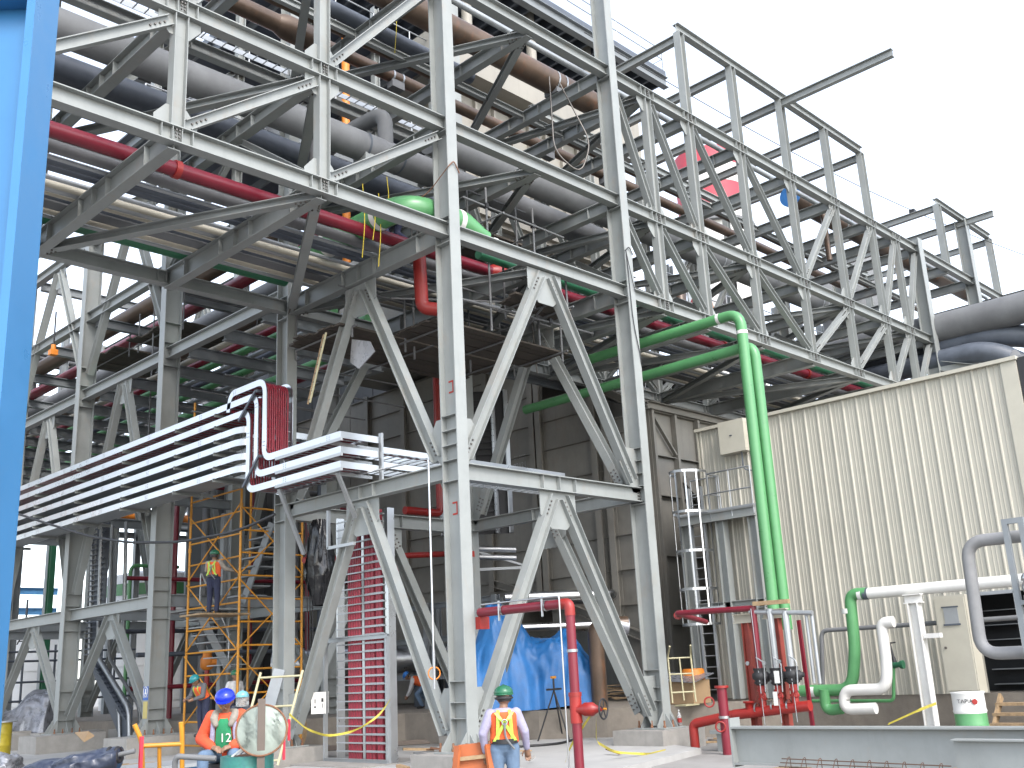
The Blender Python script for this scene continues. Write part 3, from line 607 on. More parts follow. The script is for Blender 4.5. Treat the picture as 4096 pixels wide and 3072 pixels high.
# ================================================================ fire valve manifold
FM = T('valve_manifold', 'red fire valve manifold with black valves and grey pipes by the green risers', 'manifold', (6, -2.2, -.45))
X_ = 5.9
def fm(name, pts, r, m=REDM, R=.12, n=14): return O(name, MB().tube(rnd(pts, R), r, n), m, FM)
fm('header', [(5.90, -2.07, 0.31), (5.90, -3.93, 0.48)], .11)
fm('elbow', [(5.90, -2.07, 0.31), (5.9, -.95, .12), (5.9, -.95, -.4)], .105)
for a, b in (((5.90, -2.47, 0.39), (5.90, -2.50, 0.49)),): O('blind_flange', MB().lathe(a, (0, 0, 1), [(0, .09), (.16, .09), (.16, .13), (.2, .13)], 14), REDM, FM)
vp = [((5.90, -2.82, 0.45), (5.90, -2.83, 1.08), (5.90, -2.82, 2.58), REDP), ((5.90, -3.23, 0.50), (5.90, -3.25, 1.07), (5.90, -3.24, 2.50), GALV), ((5.90, -3.60, 0.51), (5.90, -3.64, 1.09), (5.90, -3.61, 2.42), GALV)]
for i, (a, v, tp, m) in enumerate(vp):
    y = a[1]; z0, zv, z1 = a[2], v[2], tp[2]
    fm('standpipe', [(5.9, y, z0), (5.9, y, zv - .12)], .075)
    for z in (z0 + .16, zv - .3): O('coupling', MB().lathe((5.9, y, z), (0, 0, 1), [(0, .1), (.05, .1)], 14), REDM, FM)
    O('valve_body', MB().lathe((5.9, y, zv - .17), (0, 0, 1), [(0, .09), (.05, .15), (.1, .12), (.14, .17), (.24, .17), (.28, .12), (.32, .14), (.36, .14)], 14), BLACK, FM)
    O('actuator', MB().lathe((5.9, y - .1, zv), (.2, -1, .1), [(0, .11), (.08, .11), (.1, .06), (.16, .05)], 12), BLACK, FM)
    fm('riser', [(5.9, y, zv + .15), (5.9, y, z1)], .07, m)
    O('trim_wheel', MB().torus((5.75, y - .12, zv - .38), (-1, .2, 0), .06, .014, 14, 6), REDM, FM)
    O('trim_pipe', MB().tube(rnd([(5.8, y - .15, zv - .3), (5.78, y - .2, zv + .3), (5.8, y, zv + .42)], .08), .015, 6), GALV, FM)
    O('gauge', MB().lathe((5.72, y + .16, zv + .3), (-1, 0, 0), [(0, .045), (.03, .045)], 12), SILV, FM)
    O('hanger_rod', MB().tube([(5.78, y - .06, z0 - .35), (5.78, y - .02, z1 - .05)], .009, 6), GALV, FM)
    O('pipe_clamp', MB().tube([(5.9, y + .14, z0 - .02), (5.9, y + .18, z0 - .02)], .125, 14, False), SILV, FM)
O('tag', MB().box((5.7, vp[2][0][1] + .2, .95), (5.71, vp[2][0][1] + .32, 1.2)), WHITEB, FM)
O('tag', MB().box((5.7, vp[2][0][1] + .3, .5), (5.71, vp[2][0][1] + .4, .78)), WHITEB, FM)
fm('top_header', [(5.90, -2.73, 2.47), (5.90, -4.24, 2.34)], .05, GALV); fm('top_header', [(6.0, -1.3, 2.62), (6.0, -2.0, 2.62)], .045, GALV)
for p, q in (((5.95, -4.06, 2.33), (5.95, -4.05, 0.92)), ((5.95, -4.19, 2.30), (5.95, -4.17, 0.91))): fm('drain_pipe', [p, (5.95, p[1], q[2])], .035, GALV)
fm('feed_pipe', [(7.6, -.4, 2.4), (5.95, -.72, 2.58), (5.90, -2.81, 2.54)], .065, REDP); O('feed_coupling', MB().lathe((6.2, -.6, 2.53), (-1, -.3, .1), [(0, .09), (.1, .09)], 12), REDM, FM)
RP = mat('red_post', (.28, .05, .035), .6, var=.2)
for y, zt in (((6.20, -2.42, 1.53)[1], 2.25), ((6.60, -3.18, 1.48)[1], 2.3)):
    O('post', MB().isec((6.2, y, -.45), (6.2, y, zt), .18, .16, (0, 1, 0)), RP, FM); O('post_cap', MB().isec((6.2, y - .3, zt + .1), (6.2, y + .3, zt + .1), .2, .15), TRIM, FM)
O('rear_post', MB().bar((6.60, -3.50, 2.24), (6.6, (6.60, -3.54, 0.90)[1], -.3), .07, .07), REDP, FM)
O('timber', MB().bar((5.85, -2.88, 2.63), (5.85, -3.75, 2.62), .1, .09), WOOD, FM)
for y in (-1.75, -2.95): O('stand', MB().box((5.78, y - .12, -.45), (6.02, y + .12, -.08)), STEEL, FM); O('stand_plate', MB().box((5.7, y - .24, -.08), (6.1, y + .24, .0)), STEEL, FM)
t = T('standpipe', 'short thick red standpipe with a flanged open top beside the manifold', 'pipe', (5.6, -.9, -.45))
p0 = (5.20, -2.27, -0.41); O('pipe_run', MB().tube([(5.2, p0[1], -.45), (5.2, p0[1], (5.20, -2.33, 0.93)[2])], .105, 18), REDP, t)
zt = (5.20, -2.33, 0.93)[2]; O('flange', MB().lathe((5.2, p0[1], zt - .03), (0, 0, 1), [(0, .15), (.05, .15)], 18), REDM, t); O('band', MB().lathe((5.2, p0[1], .28), (0, 0, 1), [(0, .12), (.05, .12)], 18), SILV, t)
O('side_wheel', MB().torus((5.05, p0[1] + .02, .12), (-1, -.6, 0), .1, .02, 16, 6), REDM, t); O('side_wheel', MB().torus((5.1, p0[1] + .28, .62), (-1, -.6, 0), .1, .02, 16, 6), REDM, t)
# ================================================================ pipes, cabinet and post before the corrugated wall
pipe('green pipe run with white rings rising to the long white pipe by the wall', [(8.90, -2.04, 0.67), (8.90, -3.36, 0.67), (8.90, -3.56, 1.53), (8.90, -3.62, 2.83), (8.90, -4.04, 2.81)], .135, GREENP, .36,
     bands=[((8.90, -2.37, 0.66), (0, 1, 0), .14), ((8.90, -3.51, 2.44), (0, 0, 1), .11), ((8.90, -3.89, 2.80), (0, 1, 0), .1)], n=20)
t = pipe('long white pipe carried by the white post along the corrugated wall', [(8.90, -3.98, 2.80), (8.9, -9.5, (8.90, -5.71, 2.79)[2])], .13, WHITEB, bands=[((8.90, -4.03, 2.80), (0, 1, 0), .12)], bm=DARKP, n=20)
pipe('white pipe with an open rusty end turned towards the right', [(8.60, -4.73, 2.12), (8.60, -4.44, 2.11), (8.60, -4.42, 1.16), (8.60, -4.33, 0.68), (8.60, -3.32, 0.67), (8.60, -3.26, 0.25), (8.60, -4.03, 0.27)], .125, WHITEB, .3, n=20)
O('green_elbow_pipe', MB().tube(rnd([(8.80, -2.71, 0.69), (8.80, -2.68, 0.21), (8.80, -3.10, 0.26)], .3), .125, 18), GREENP, label='short green elbow pipe with a white ring under the green pipe run', cat='pipe')
pipe('thin grey pipe along the corrugated wall', [(10.3, (10.30, -1.83, 0.83)[1], .4), (10.30, -2.01, 2.07), (10.3, -8.5, (10.30, -2.01, 2.07)[2])], .055, GREYP, .18)
pipe('thin green pipe low along the wall with a small valve', [(9.90, -1.75, 0.39), (9.90, -3.85, 0.36), (9.90, -3.97, 1.14)], .04, GREENP, .12)
t = T('gate_valve', 'small dark gate valve with a handwheel on the thin green pipe', 'valve', (9.90, -4.02, 1.21)); q = V((9.90, -4.01, 1.17))
O('body', MB().lathe(q + V((0, .25, 0)), (0, -1, 0), [(0, .1), (.06, .1), (.08, .06), (.2, .09), (.34, .06), (.4, .1), (.46, .1)], 12), GREEND, t); O('stem', MB().lathe(q, (0, .1, 1), [(0, .06), (.15, .05), (.2, .03), (.5, .02)], 8), BLACK, t); O('wheel', MB().torus(q + V((0, .05, .5)), (0, .1, 1), .12, .015, 16, 6), BLACK, t)
t = pipe('grey pipe looping up before the doorway at the right edge', [(6.6, -9.6, (6.60, -8.01, 3.46)[2]), (6.60, -7.37, 3.49), (6.60, -7.31, 1.35), (6.6, -9.6, (6.60, -7.64, 1.34)[2])], .12, mat('pale_grey_pipe', (.27, .27, .27), .5, var=.12), .36, n=20)
t = T('valve_stand', 'grey steel stand holding a small valve at the right edge', 'stand', (6.3, -7.6, 0))
a, b = (6.30, -8.26, 3.70), (6.30, -8.44, 3.69)
for y in (a[1], b[1] - .12): O('leg', MB().bar((6.3, y, -.4), (6.3, y, a[2]), .1, .1, (1, 0, 0)), STEELB, t)
O('head', MB().box((6.25, b[1] - .17, a[2]), (6.35, a[1] + .05, a[2] + .1)), STEELB, t); O('shelf', MB().box((6.24, b[1] - .3, 2.2), (6.36, a[1] - .05, 2.28)), STEELB, t)
O('valve', MB().lathe((6.2, b[1] - .05, 2.3), (0, 0, 1), [(0, .09), (.06, .09), (.07, .05), (.2, .1), (.32, .05), (.33, .08), (.4, .08), (.46, .03)], 12), SILV, t)
t = T('white_post', 'white steel post with a head bracket standing on a round concrete base', 'post', (8.7, -5.1, -.3))
p = V((8.70, -5.21, 0.00)); O('shaft', MB().isec((8.7, p.y, -.3), (8.7, p.y, (8.70, -5.26, 2.49)[2]), .24, .24, (0, 1, 0)), WHITEB, t); zt = (8.70, -5.26, 2.49)[2]
O('head', MB().isec((8.7, p.y - .2, zt + .1), (8.7, p.y + .2, zt + .1), .2, .2), WHITEB, t); O('side_bracket', MB().box((8.62, p.y - .5, 1.72), (8.78, p.y - .13, 1.82)), WHITEB, t); O('base', MB().lathe((8.7, p.y, -.45), (0, 0, 1), [(0, .55), (.16, .5)], 20), CONC, t)
O('saddle', MB().bar((8.85, p.y, zt + .2), (8.85, p.y, zt + .42), .05, .05), DARKP, t)
t = T('metal_cabinet', 'tall beige metal cabinet with a barred window beside the dark doorway', 'cabinet', (10.2, -5.4, .45))
y0, y1 = -5.12, -5.86; O('case', MB().box((9.95, y1, .5), (10.4, y0, 2.66)), TRIM, t); O('door_panel', MB().box((9.925, y1 + .03, .56), (9.949, y0 - .03, 2.6)), TRIM, t)
O('window', MB().box((9.91, y1 + .2, 2.02), (9.924, y0 - .22, 2.38)), GALV, t); O('window_bar', MB().box((9.90, y1 + .17, 1.98), (9.909, y0 - .18, 2.02)), DARKP, t); O('window_bar', MB().box((9.90, y1 + .17, 2.38), (9.909, y0 - .18, 2.41)), DARKP, t); O('latch', MB().lathe((9.925, y0 - .14, 1.5), (-1, 0, 0), [(0, .03), (.03, .025)], 10), BOLT, t)
t = T('barrel', 'steel barrel painted white above and green below, before the beige cabinet', 'barrel', (6.04, -7.08, 0.03)); p = V((5.90, -7.20, 0.69))
O('green_body', MB().lathe((p.x, p.y, p.z - .88), (0, 0, 1), [(0, .285), (.04, .29), (.05, .28), (.26, .285), (.29, .295), (.32, .285), (.5, .285)], 28), GREENP, t)
O('white_top', MB().lathe((p.x, p.y, p.z - .38), (0, 0, 1), [(0, .286), (.04, .297), (.07, .286), (.34, .286), (.36, .297), (.38, .297), (.38, .25)], 28), WHITEB, t)
vd = (V((-14.27, -15.32, 0)) - V((p.x, p.y, 0))).normalized(); O('emblem', MB().lathe(p + vd * .285 + V((.03, -.1, -.17)), vd, [(0, .055), (.012, .055)], 6), REDM, t)
yaw = math.atan2(vd.y, vd.x) + PI / 2
text('lettering', 'TAPIA', p + vd * .292 + V((-.02, .06, -.16)), (PI / 2, 0, yaw), .1, BLACK, t)
t = T('timber_steps', 'rough timber steps below the dark doorway', 'steps', (10, -6.6, -.45))
for i in range(3): O('tread', MB().box((9.8 + i * .25, -7.3, -.2 + i * .2), (10.1 + i * .25, -6.0, -.14 + i * .2)), WOOD, t)
for y in (-7.3, -6.05): O('stringer', MB().bar((9.75, y, -.4), (10.6, y, .4), .06, .16), WOOD, t)
# ================================================================ steel beams and rebar in the right foreground
t = T('steel_beam', 'large grey painted I-beam lying on timbers in the right foreground', 'beam', (1.3, -9, -.25)); zt = .39
O('section', MB().isec((1.35, -5.05, zt - .3), (1.35, -15, zt - .3), .6, .28, tf=.03, tw=.02), STEEL, t); O('end_plate', MB().box((1.2, -5.05, zt - .64), (1.5, -5.02, zt + .14)), STEEL, t)
for y in (-6, -9, -12): O('timber', MB().box((.8, y - .08, -.45), (1.9, y + .08, -.212)), WOOD, t)
p = (0.50, -9.08, 0.29)
t = T('steel_beam', 'shorter grey I-beam lying nearest the camera at the right', 'beam', (.5, -9, -.4)); O('section', MB().isec((.5, p[1], p[2] - .2), (.5, -14, p[2] - .2), .4, .2, tf=.02), STEEL, t)
for y in (-9, -12): O('timber', MB().box((.2, y - .08, -.45), (.8, y + .08, p[2] - .402)), WOOD, t)
RB = mat('rebar', (.10, .055, .035), .8, rust=.6)
t = T('rebar_cage', 'flat rusty cage of reinforcing bars lying before the grey beam', 'rebar', (-.3, -7.5, -.4)); a, b = V((-0.30, -6.87, 0.06)), V((-0.30, -9.34, 0.02))
for dz in (0, -.05, -.1, -.16): O('bar', MB().tube([a + V((dz, 0, dz)), b + V((dz, 0, dz))], .008, 6), RB, t)
for i in range(10): q = a + (b - a) * (i + .5) / 10; O('stirrup', MB().tube(rnd([q + V((-.2, 0, -.18)), q + V((0, .02, .02)), q + V((.02, 0, .03)), q + V((.06, .02, -.16))], .03, 3), .006, 5), RB, t)
# ================================================================ around the plinth: tarp, stub, tripod, hand truck
TARP = mat('blue_tarp', (.018, .165, .46), .5, var=.16, scale=3, bump=.25, bscale=9)
SILT = mat('grey_tarp', (.30, .31, .34), .3, .3, var=.25, scale=5, bump=.3, bscale=12)
from mathutils import noise as NZ
def drape(name, c, ax_, hw_, dp, h, prof, m, label, seed, folds=9, lift=0):
    A = V(ax_).normalized(); Bv = V((-A.y, A.x, 0)); N, M = 90, 54; mb = MB(); vs = []; so = V((seed * 3.7, seed * 1.9, seed))
    for i in range(N):
        s = i / (N - 1)
        for j in range(M):
            q = j / (M - 1); th = PI * q; k = abs(math.sin(th)) ** .5; top = h * prof(s) * (1 + .12 * NZ.noise(so + V((s * 4, 0, 0))))
            z = top * k; d = -math.cos(th); d = math.copysign(abs(d) ** .6, d) * dp * (1.1 - .3 * k) * (1 + .2 * NZ.noise(so + V((s * 3, 5, 0))))
            ridge = 1 - abs(NZ.noise(so + V((s * folds + 1.2 * NZ.noise(V((s * 3, q * 4, seed))), q * 1.6, 0)))) * 2
            f = (.35 + .65 * (1 - k)) * .08 * ridge + .13 * NZ.noise(so + V((s * 7, q * 7, 3))) + .045 * (1 - 2 * abs(NZ.noise(so + V((s * 16, q * 13, 7)))))
            n = Bv * (-math.cos(th)) + V((0, 0, math.sin(th)))
            p_ = V(c) + A * ((s * 2 - 1) * hw_ + .12 * NZ.noise(so + V((s * 5, q * 6, 9)))) + Bv * d + V((0, 0, max(0, z))) + n * f
            vs.append(V((p_.x, p_.y, max(p_.z, c[2] + .01 + lift * max(0, s - .5) * 2 * (1 + .5 * NZ.noise(so + V((s * 9, 2, 2))))))))
    mb.add(vs, [(i * M + j, (i + 1) * M + j, (i + 1) * M + j + 1, i * M + j + 1) for i in range(N - 1) for j in range(M - 1)] + [tuple(range(M)), tuple(range(N * M - 1, N * M - M - 1, -1))], True)
    return O(name, mb, m, label=label, cat='tarp')
tc = V((7.63, 5.60, 0.80)); drape('tarp', (tc.x, tc.y, .405), (.72, -.69, 0), 1.75, 1.0, 2.95, lambda s: min(1, .55 + s * 3) if s < .25 else (1.0 - .36 * min(1, (s - .25) * 4)) if s < .5 else .66 if s < .8 else .66 - .3 * (s - .8) * 5, TARP, 'bright blue tarpaulin draped over equipment behind the red pipe', 3, 5, .12)
t = T('pipe_stub', 'rusty vertical pipe stub with an elbow beside the blue tarpaulin', 'pipe', (24.65, 17.62, 0.40)); p = V((8.09, 3.60, 0.86)); O('pipe_run', MB().tube(rnd([(p.x, p.y, .4), (p.x, p.y, p.z + 1.7), (p.x + .7, p.y - .6, p.z + 1.7)], .3), .22, 18), BROWNP, t); O('wrapping', MB().tube([(p.x + .3, p.y - .25, p.z + 1.7), (p.x + .7, p.y - .6, p.z + 1.6)], .25, 12, True), SILT, t)
t = T('tripod_stand', 'black three-legged pipe stand before the blue tarpaulin', 'stand', (6.8, 4.0, -.33)); p = V((6.6, 3.9, -.33)); top = p + V((0, 0, 1.25))
for k in range(3): a = 2 * PI * k / 3 + .4; O('leg', MB().tube([top, p + V((math.cos(a) * .5, math.sin(a) * .5, 0))], .02, 8), BLACK, t)
O('head', MB().box(top + V((-.25, -.05, 0)), top + V((.25, .05, .05))), BLACK, t); O('head_screw', MB().tube([top, top + V((0, 0, .35))], .025, 8), BLACK, t); O('vee', MB().box(top + V((-.08, -.03, .3)), top + V((.08, .03, .36))), YEL, t)
HT = mat('cream_paint', (.52, .48, .30), .5, var=.1)
t = T('hand_truck', 'cream hand truck leaning on the plinth edge beside the column', 'hand truck', (7.9, .75, .4)); p = V((8.30, 0.97, 0.38)); A = V((.70, -.71, 0)); K_ = V((.3, .3, 0))
def hp(s, z): return p + A * s + K_ * (z * .35) + V((0, 0, z))
for s in (-.3, .3): O('rail', MB().tube(rnd([hp(s, .1), hp(s, 1.25), hp(s * .9, 1.5) - K_ * .8], .12), .024, 8), HT, t)
for z in (.35, .8, 1.2): O('crossbar', MB().tube([hp(-.3, z), hp(.3, z)], .022, 8), HT, t)
O('centre_bar', MB().tube([hp(0, .15), hp(0, 1.2)], .02, 8), HT, t); O('toe_plate', MB().box(p + V((-.3, -.25, .02)), p + V((.3, .1, .05))), HT, t)
for s in (-.42, .42): O('wheel', MB().lathe(hp(s, .14) - A * .03, A, [(0, .06), (0, .14), (.06, .14), (.06, .06)], 18), BLACK, t)
CARD = mat('cardboard', (.40, .27, .15), .85, var=.12)
p = V((9.20, 1.64, 0.57)); t = T('carton', 'brown carton covered by a blue grey sheet behind the hand truck', 'box', p); O('case', MB().box((p.x - .4, p.y - .6, .41), (p.x + .4, p.y + .6, 1.0)), CARD, t); O('cover_sheet', MB().poly([(p.x - .6, p.y - .8, .95), (p.x - .55, p.y + .75, 1.06), (p.x + .5, p.y + .7, 1.2), (p.x + .5, p.y - .7, 1.15)], (0, 0, .02)), SILT, t)
ORG = mat('orange_plastic', (.70, .22, .02), .5); p = V((9.60, 1.53, 0.55)); O('drum', MB().lathe((p.x, p.y, .41), (0, 0, 1), [(0, .3), (.3, .3), (.32, .31), (.34, .3), (.85, .3), (.88, .25)], 20), ORG, label='orange plastic drum behind the hand truck', cat='drum')
t = T('timber_pile', 'pile of broken pallet boards on the plinth behind the tower brace', 'timber', (9, 3.5, .4)); q = V((11.91, 6.33, 0.42))
for i in range(12): a = random.uniform(-.5, .5); s = random.uniform(.5, .9); c = q + V((random.uniform(-.9, .9), random.uniform(-.8, .8), .05 + i * .035)); d = V((math.cos(a + .8), math.sin(a - .8), random.uniform(-.1, .12))) * s; O('board', MB().bar(c - d, c + d, .11, .03), WOOD, t)
p = V((6.62, -.02, .38)); t = T('soda_bottle', 'clear soda bottle with a red label standing on the column base plate', 'bottle', (6.5, -.1, .03)); b0 = (6.52, -.13, .032)
GLS = bpy.data.materials.new('clear_plastic'); GLS.use_nodes = True; gb = GLS.node_tree.nodes['Principled BSDF']; gb.inputs['Base Color'].default_value = (.8, .82, .82, 1); gb.inputs['Roughness'].default_value = .15; gb.inputs['Transmission Weight'].default_value = .8
O('bottle_body', MB().lathe(b0, (0, 0, 1), [(0, .04), (.02, .05), (.2, .052), (.27, .035), (.32, .016), (.34, .016)], 14), GLS, t); O('label_band', MB().lathe((b0[0], b0[1], b0[2] + .08), (0, 0, 1), [(0, .054), (.1, .054)], 14), REDM, t); O('cap', MB().lathe((b0[0], b0[1], b0[2] + .34), (0, 0, 1), [(0, .018), (.025, .018)], 10), WHITEB, t)
def ribbon(name, pts, w, m, label, cat='tape', parent=None):
    pts = rnd(pts, .3, 4); mb = MB(); vs = []
    for i, q in enumerate(pts): tw = .6 * math.sin(i * .8); vs += [q + V((0, math.sin(tw) * w / 2, math.cos(tw) * w / 2)), q - V((0, math.sin(tw) * w / 2, math.cos(tw) * w / 2))]
    mb.add(vs, [(2 * i, 2 * i + 2, 2 * i + 3, 2 * i + 1) for i in range(len(pts) - 1)]); return O(name, mb, m, parent, label, cat)
TAPE = mat('yellow_tape', (.55, .46, .06), .6, var=.2, scale=14)
ribbon('caution_tape', [(.33, -2.85, .62), (1.4, -1.9, .1), (2.6, -1.35, -.2), (3.6, -1.4, -.32), (4.6, -1.1, -.33)], .05, TAPE, 'yellow caution tape trailing from the handwheel over the pad')
ribbon('caution_tape', [(.28, -2.8, .68), (.3, -2.2, .1), (.6, -1.8, -.2)], .05, TAPE, 'short tail of yellow caution tape hanging below the handwheel')
ribbon('caution_tape', [(-2.60, 2.37, 0.88), (-1.80, 2.95, 0.54), (-1.00, 3.34, 0.34), (-0.30, 3.32, 0.40), (0.20, 3.16, 0.68), (0.35, 2.97, 1.00)], .05, TAPE, 'yellow caution tape sagging between the leaning ladder and the red cable rack')
ribbon('caution_tape', [(8.50, -5.46, 0.36), (8.40, -5.18, 0.26), (8.20, -4.46, -0.04)], .06, TAPE, 'yellow caution tape tied to the white post')
# ================================================================ red paint marks and plates on the near corner column
RPM = mat('red_mark', (.40, .03, .02), .7)
for z in (7.22, 4.62):
    t = O('paint_mark', MB().box((-.016, .215, z), (-.0105, .245, z + .27)).box((-.016, .246, z), (-.0105, .36, z + .035)).box((-.016, .246, z + .235), (-.0105, .36, z + .27)), RPM, PR)
for z in (7.4, 4.65): O('red_tab', MB().box((5.6, 6.2, z), (6.08, 6.22, z + .16)), RPM, PR)
t = T('conduit', 'thin bright vertical conduit clipped beside the near corner column', 'conduit', (-.4, .8, 2)); O('tube', MB().tube(rnd([(-.3, 3.2, 5.9), (-.3, .75, 5.85), (-.3, .75, 1.9)], .1), .022, 8), SILV, t)
O('valve_wheel', MB().torus((-.3, .75, 1.5), (-.5, -1, 0), .12, .014, 18, 6), ORG, t); O('valve_stem', MB().tube([(-.3, .75, 1.95), (-.3, .75, 1.2)], .03, 8), GALV, t)
# ================================================================ cable rack with red cables between the columns
t = T('cable_rack', 'upright cable rack full of red cables with silver cross bars inside the tower', 'cable rack', (.5, 4.4, -.3)); y0, y1 = (0.50, 4.99, 0.40)[1], (0.50, 3.12, 0.40)[1]; ym_ = (0.50, 3.99, 0.40)[1]
zT = 5.2
for y, w in ((y0, .05), (ym_, .09), (y1, .12)): O('side_rail', MB().box((.42, y - w / 2, -.3), (.62, y + w / 2, zT)), SILV, t)
for i in range(30):
    z = -.1 + i * .178; O('cross_bar', MB().box((.39, y1 + .06, z), (.418, y0, z + .03)), GALV, t)
    O('clamp_row', MB().box((.388, y1 + .1, z + .031), (.40, ym_ - .1, z + .045)), GALV, t)
Wd = y0 - y1
for f_ in (.24, .29, .34, .39, .44, .585, .635, .70, .80, .85): O('cable', MB().tube([(.47, y0 - Wd * f_, -.3), (.47, y0 - Wd * f_, zT)], .058, 8), CABLE, t)
for z in (2.35, -.28): O('strut', MB().csec((.34, y0 + .35, z), (.34, y1 - .1, z), .1, .05), GALV, t)
for y in (y0 + .35, y1 - .08): O('post', MB().csec((.36, y, -.33), (.36, y, 2.35), .1, .05, (1, 0, 0)), GALV, t)
footing(-.5, 1.5, y1 - .15, y0 + .5, -.305, 'low concrete footing under the red cable rack')
# ================================================================ background and the left side
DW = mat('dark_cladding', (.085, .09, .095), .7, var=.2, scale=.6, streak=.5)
TANKW = mat('tank_white', (.80, .80, .78), .5, var=.04)
FARB = mat('far_blue', (.10, .30, .55), .6)
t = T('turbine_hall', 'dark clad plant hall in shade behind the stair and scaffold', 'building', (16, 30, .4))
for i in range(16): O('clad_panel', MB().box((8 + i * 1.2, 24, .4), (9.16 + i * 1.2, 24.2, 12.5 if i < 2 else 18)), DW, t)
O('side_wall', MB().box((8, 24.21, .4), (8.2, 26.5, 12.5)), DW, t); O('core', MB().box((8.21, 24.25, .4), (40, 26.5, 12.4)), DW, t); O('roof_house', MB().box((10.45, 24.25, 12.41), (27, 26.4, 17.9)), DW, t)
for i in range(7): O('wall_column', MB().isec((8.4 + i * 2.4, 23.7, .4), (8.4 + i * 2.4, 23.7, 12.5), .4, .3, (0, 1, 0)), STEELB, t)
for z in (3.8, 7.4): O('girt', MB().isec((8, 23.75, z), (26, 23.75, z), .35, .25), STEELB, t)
def tank(lb, x, y, r, h, band=False):
    t = T('storage_tank', lb, 'tank', (x, y, -.45)); O('shell', MB().lathe((x, y, -.45), (0, 0, 1), [(0, r), (h, r), (h + .35, r * .5), (h + .45, .02)], 40), TANKW, t)
    if band: O('green_band', MB().tube([(x, y, h - 1.6), (x, y, h - .95)], r + .02, 40, False), GREENP, t)
    for k in range(3): O('hoop', MB().tube([(x, y, .8 + k * 1.9), (x, y, .86 + k * 1.9)], r + .03, 40, False), TANKW, t)
    return t
tk = tank('white storage tank with a green band seen through the crossing rack', 15, 43, 2.9, 8.2, True)
tk2 = tank('low white tank with black lettering far behind at the left', 10.2, 48.3, 2.1, 5.4)
vd = (V((-14.27, -15.32, 0)) - V((10.2, 48.3, 0))).normalized(); yaw = math.atan2(vd.y, vd.x) + PI / 2
text('lettering', 'SAL', V((10.2, 48.3, 4.4)) + vd * 2.12 + V((-.9, -.4, 0)), (PI / 2, 0, yaw), .75, BLACK, tk2)
t = T('blue_gantry', 'blue steel gantry far behind at the left', 'gantry', (8, 50, 0))
for z in (6.3, 7.5): O('beam', MB().isec((2, 50, z), (12, 50, z), .4, .3), FARB, t)
for x in (3, 6, 9): O('post', MB().isec((x, 50, -.45), (x, 50, 7.4), .3, .3), FARB, t)
O('knee', MB().bar((3, 50, 6.2), (6, 50, 7.3), .2, .2), FARB, t)
for i, (x, y) in enumerate(((3.0, 36), (5.2, 34))): O('post', MB().isec((x, y, -.45), (x, y, 10.8), .25, .25, (0, 1, 0)), GREEND, label=['green steel post behind the crossing rack, left one', 'green steel post behind the crossing rack, right one'][i], cat='post')
# handrails and thin process pipes behind the crossing rack
t = T('pipe_fence', 'thin dark pipe railing behind the crossing rack', 'railing', (4, 33, 0))
for z in (1.2, 2.0, 2.9, 3.3): O('rail', MB().tube([(-3, 33.5, z), (9, 33, z)], .05, 6), DARKP, t)
for i in range(9): O('upright', MB().tube([(-3 + i * 1.4, 33.4, -.45), (-3 + i * 1.4, 33.4, 3.6 + (i % 3))], .05, 6), DARKP, t)
for i, (x, y, z1, m, r) in enumerate(((4.6, 21, 9, REDP, .1), (5.5, 20.4, 10, GREYP, .14), (3.6, 22.5, 6, GREENP, .07), (7.0, 19.6, 10, REDP, .09), (7.6, 22, 11, GREYP, .3), (9.6, 20.5, 9, GREYP, .12), (10.4, 19.8, 10.5, DARKP, .2), (8.6, 18.2, 8, REDP, .08))):
    pipe(['red vertical pipe behind the scaffold tower, first from the left', 'grey vertical pipe behind the scaffold tower', 'slim green vertical pipe behind the crossing rack column', 'red vertical pipe behind the stair', 'thick grey vertical pipe by the dark hall', 'slim grey vertical pipe by the dark hall', 'dark vertical pipe by the dark hall', 'slim red vertical pipe right of the stair'][i], [(x, y, -.3), (x, y, z1), (x + 2, y + .1, z1)], r, m, .3, n=10)
for i, (z, y, m) in enumerate(((1.5, 20, REDP), (2.6, 19.4, DARKP), (3.5, 21.5, DARKP), (5.3, 20.5, REDP))):
    pipe(['red low pipe crossing behind the scaffold', 'dark pipe crossing behind the scaffold, lower', 'dark pipe crossing behind the scaffold, middle', 'red pipe crossing behind the scaffold, upper'][i], [(2.5, y, z), (12, y - .4, z)], .08, m, n=8)
t = T('motor_actuator', 'orange valve actuator low behind the scaffold', 'actuator', (4.6, 17.5, 1.6)); q = V((3.62, 16.64, 2.22)); O('body', MB().lathe(q - V((0, 0, .25)), (0, 0, 1), [(0, .12), (.1, .22), (.35, .22), (.45, .15), (.6, .15), (.65, .05)], 14), ORG, t); O('motor', MB().lathe(q, (.7, -.7, 0), [(0, .12), (.4, .12), (.42, .06)], 12), ORG, t); O('stand', MB().tube([(q.x, q.y, -.3), (q.x, q.y, q.z - .2)], .08, 8), REDM, t)
t = T('orange_hoist', 'small orange hoist block hanging under the upper beams at the left', 'hoist', (-0.08, 21.88, 13.62)); q = V((-0.08, 21.89, 13.59)); O('body', MB().box(q + V((-.13, -.13, -.1)), q + V((.13, .13, .1))), ORG, t); O('motor', MB().lathe(q + V((0, 0, .1)), (0, 0, 1), [(0, .09), (.2, .09)], 10), ORG, t); O('hook_chain', MB().tube([q + V((0, 0, .3)), q + V((0, 0, 1.6))], .03, 6), BLACK, t)
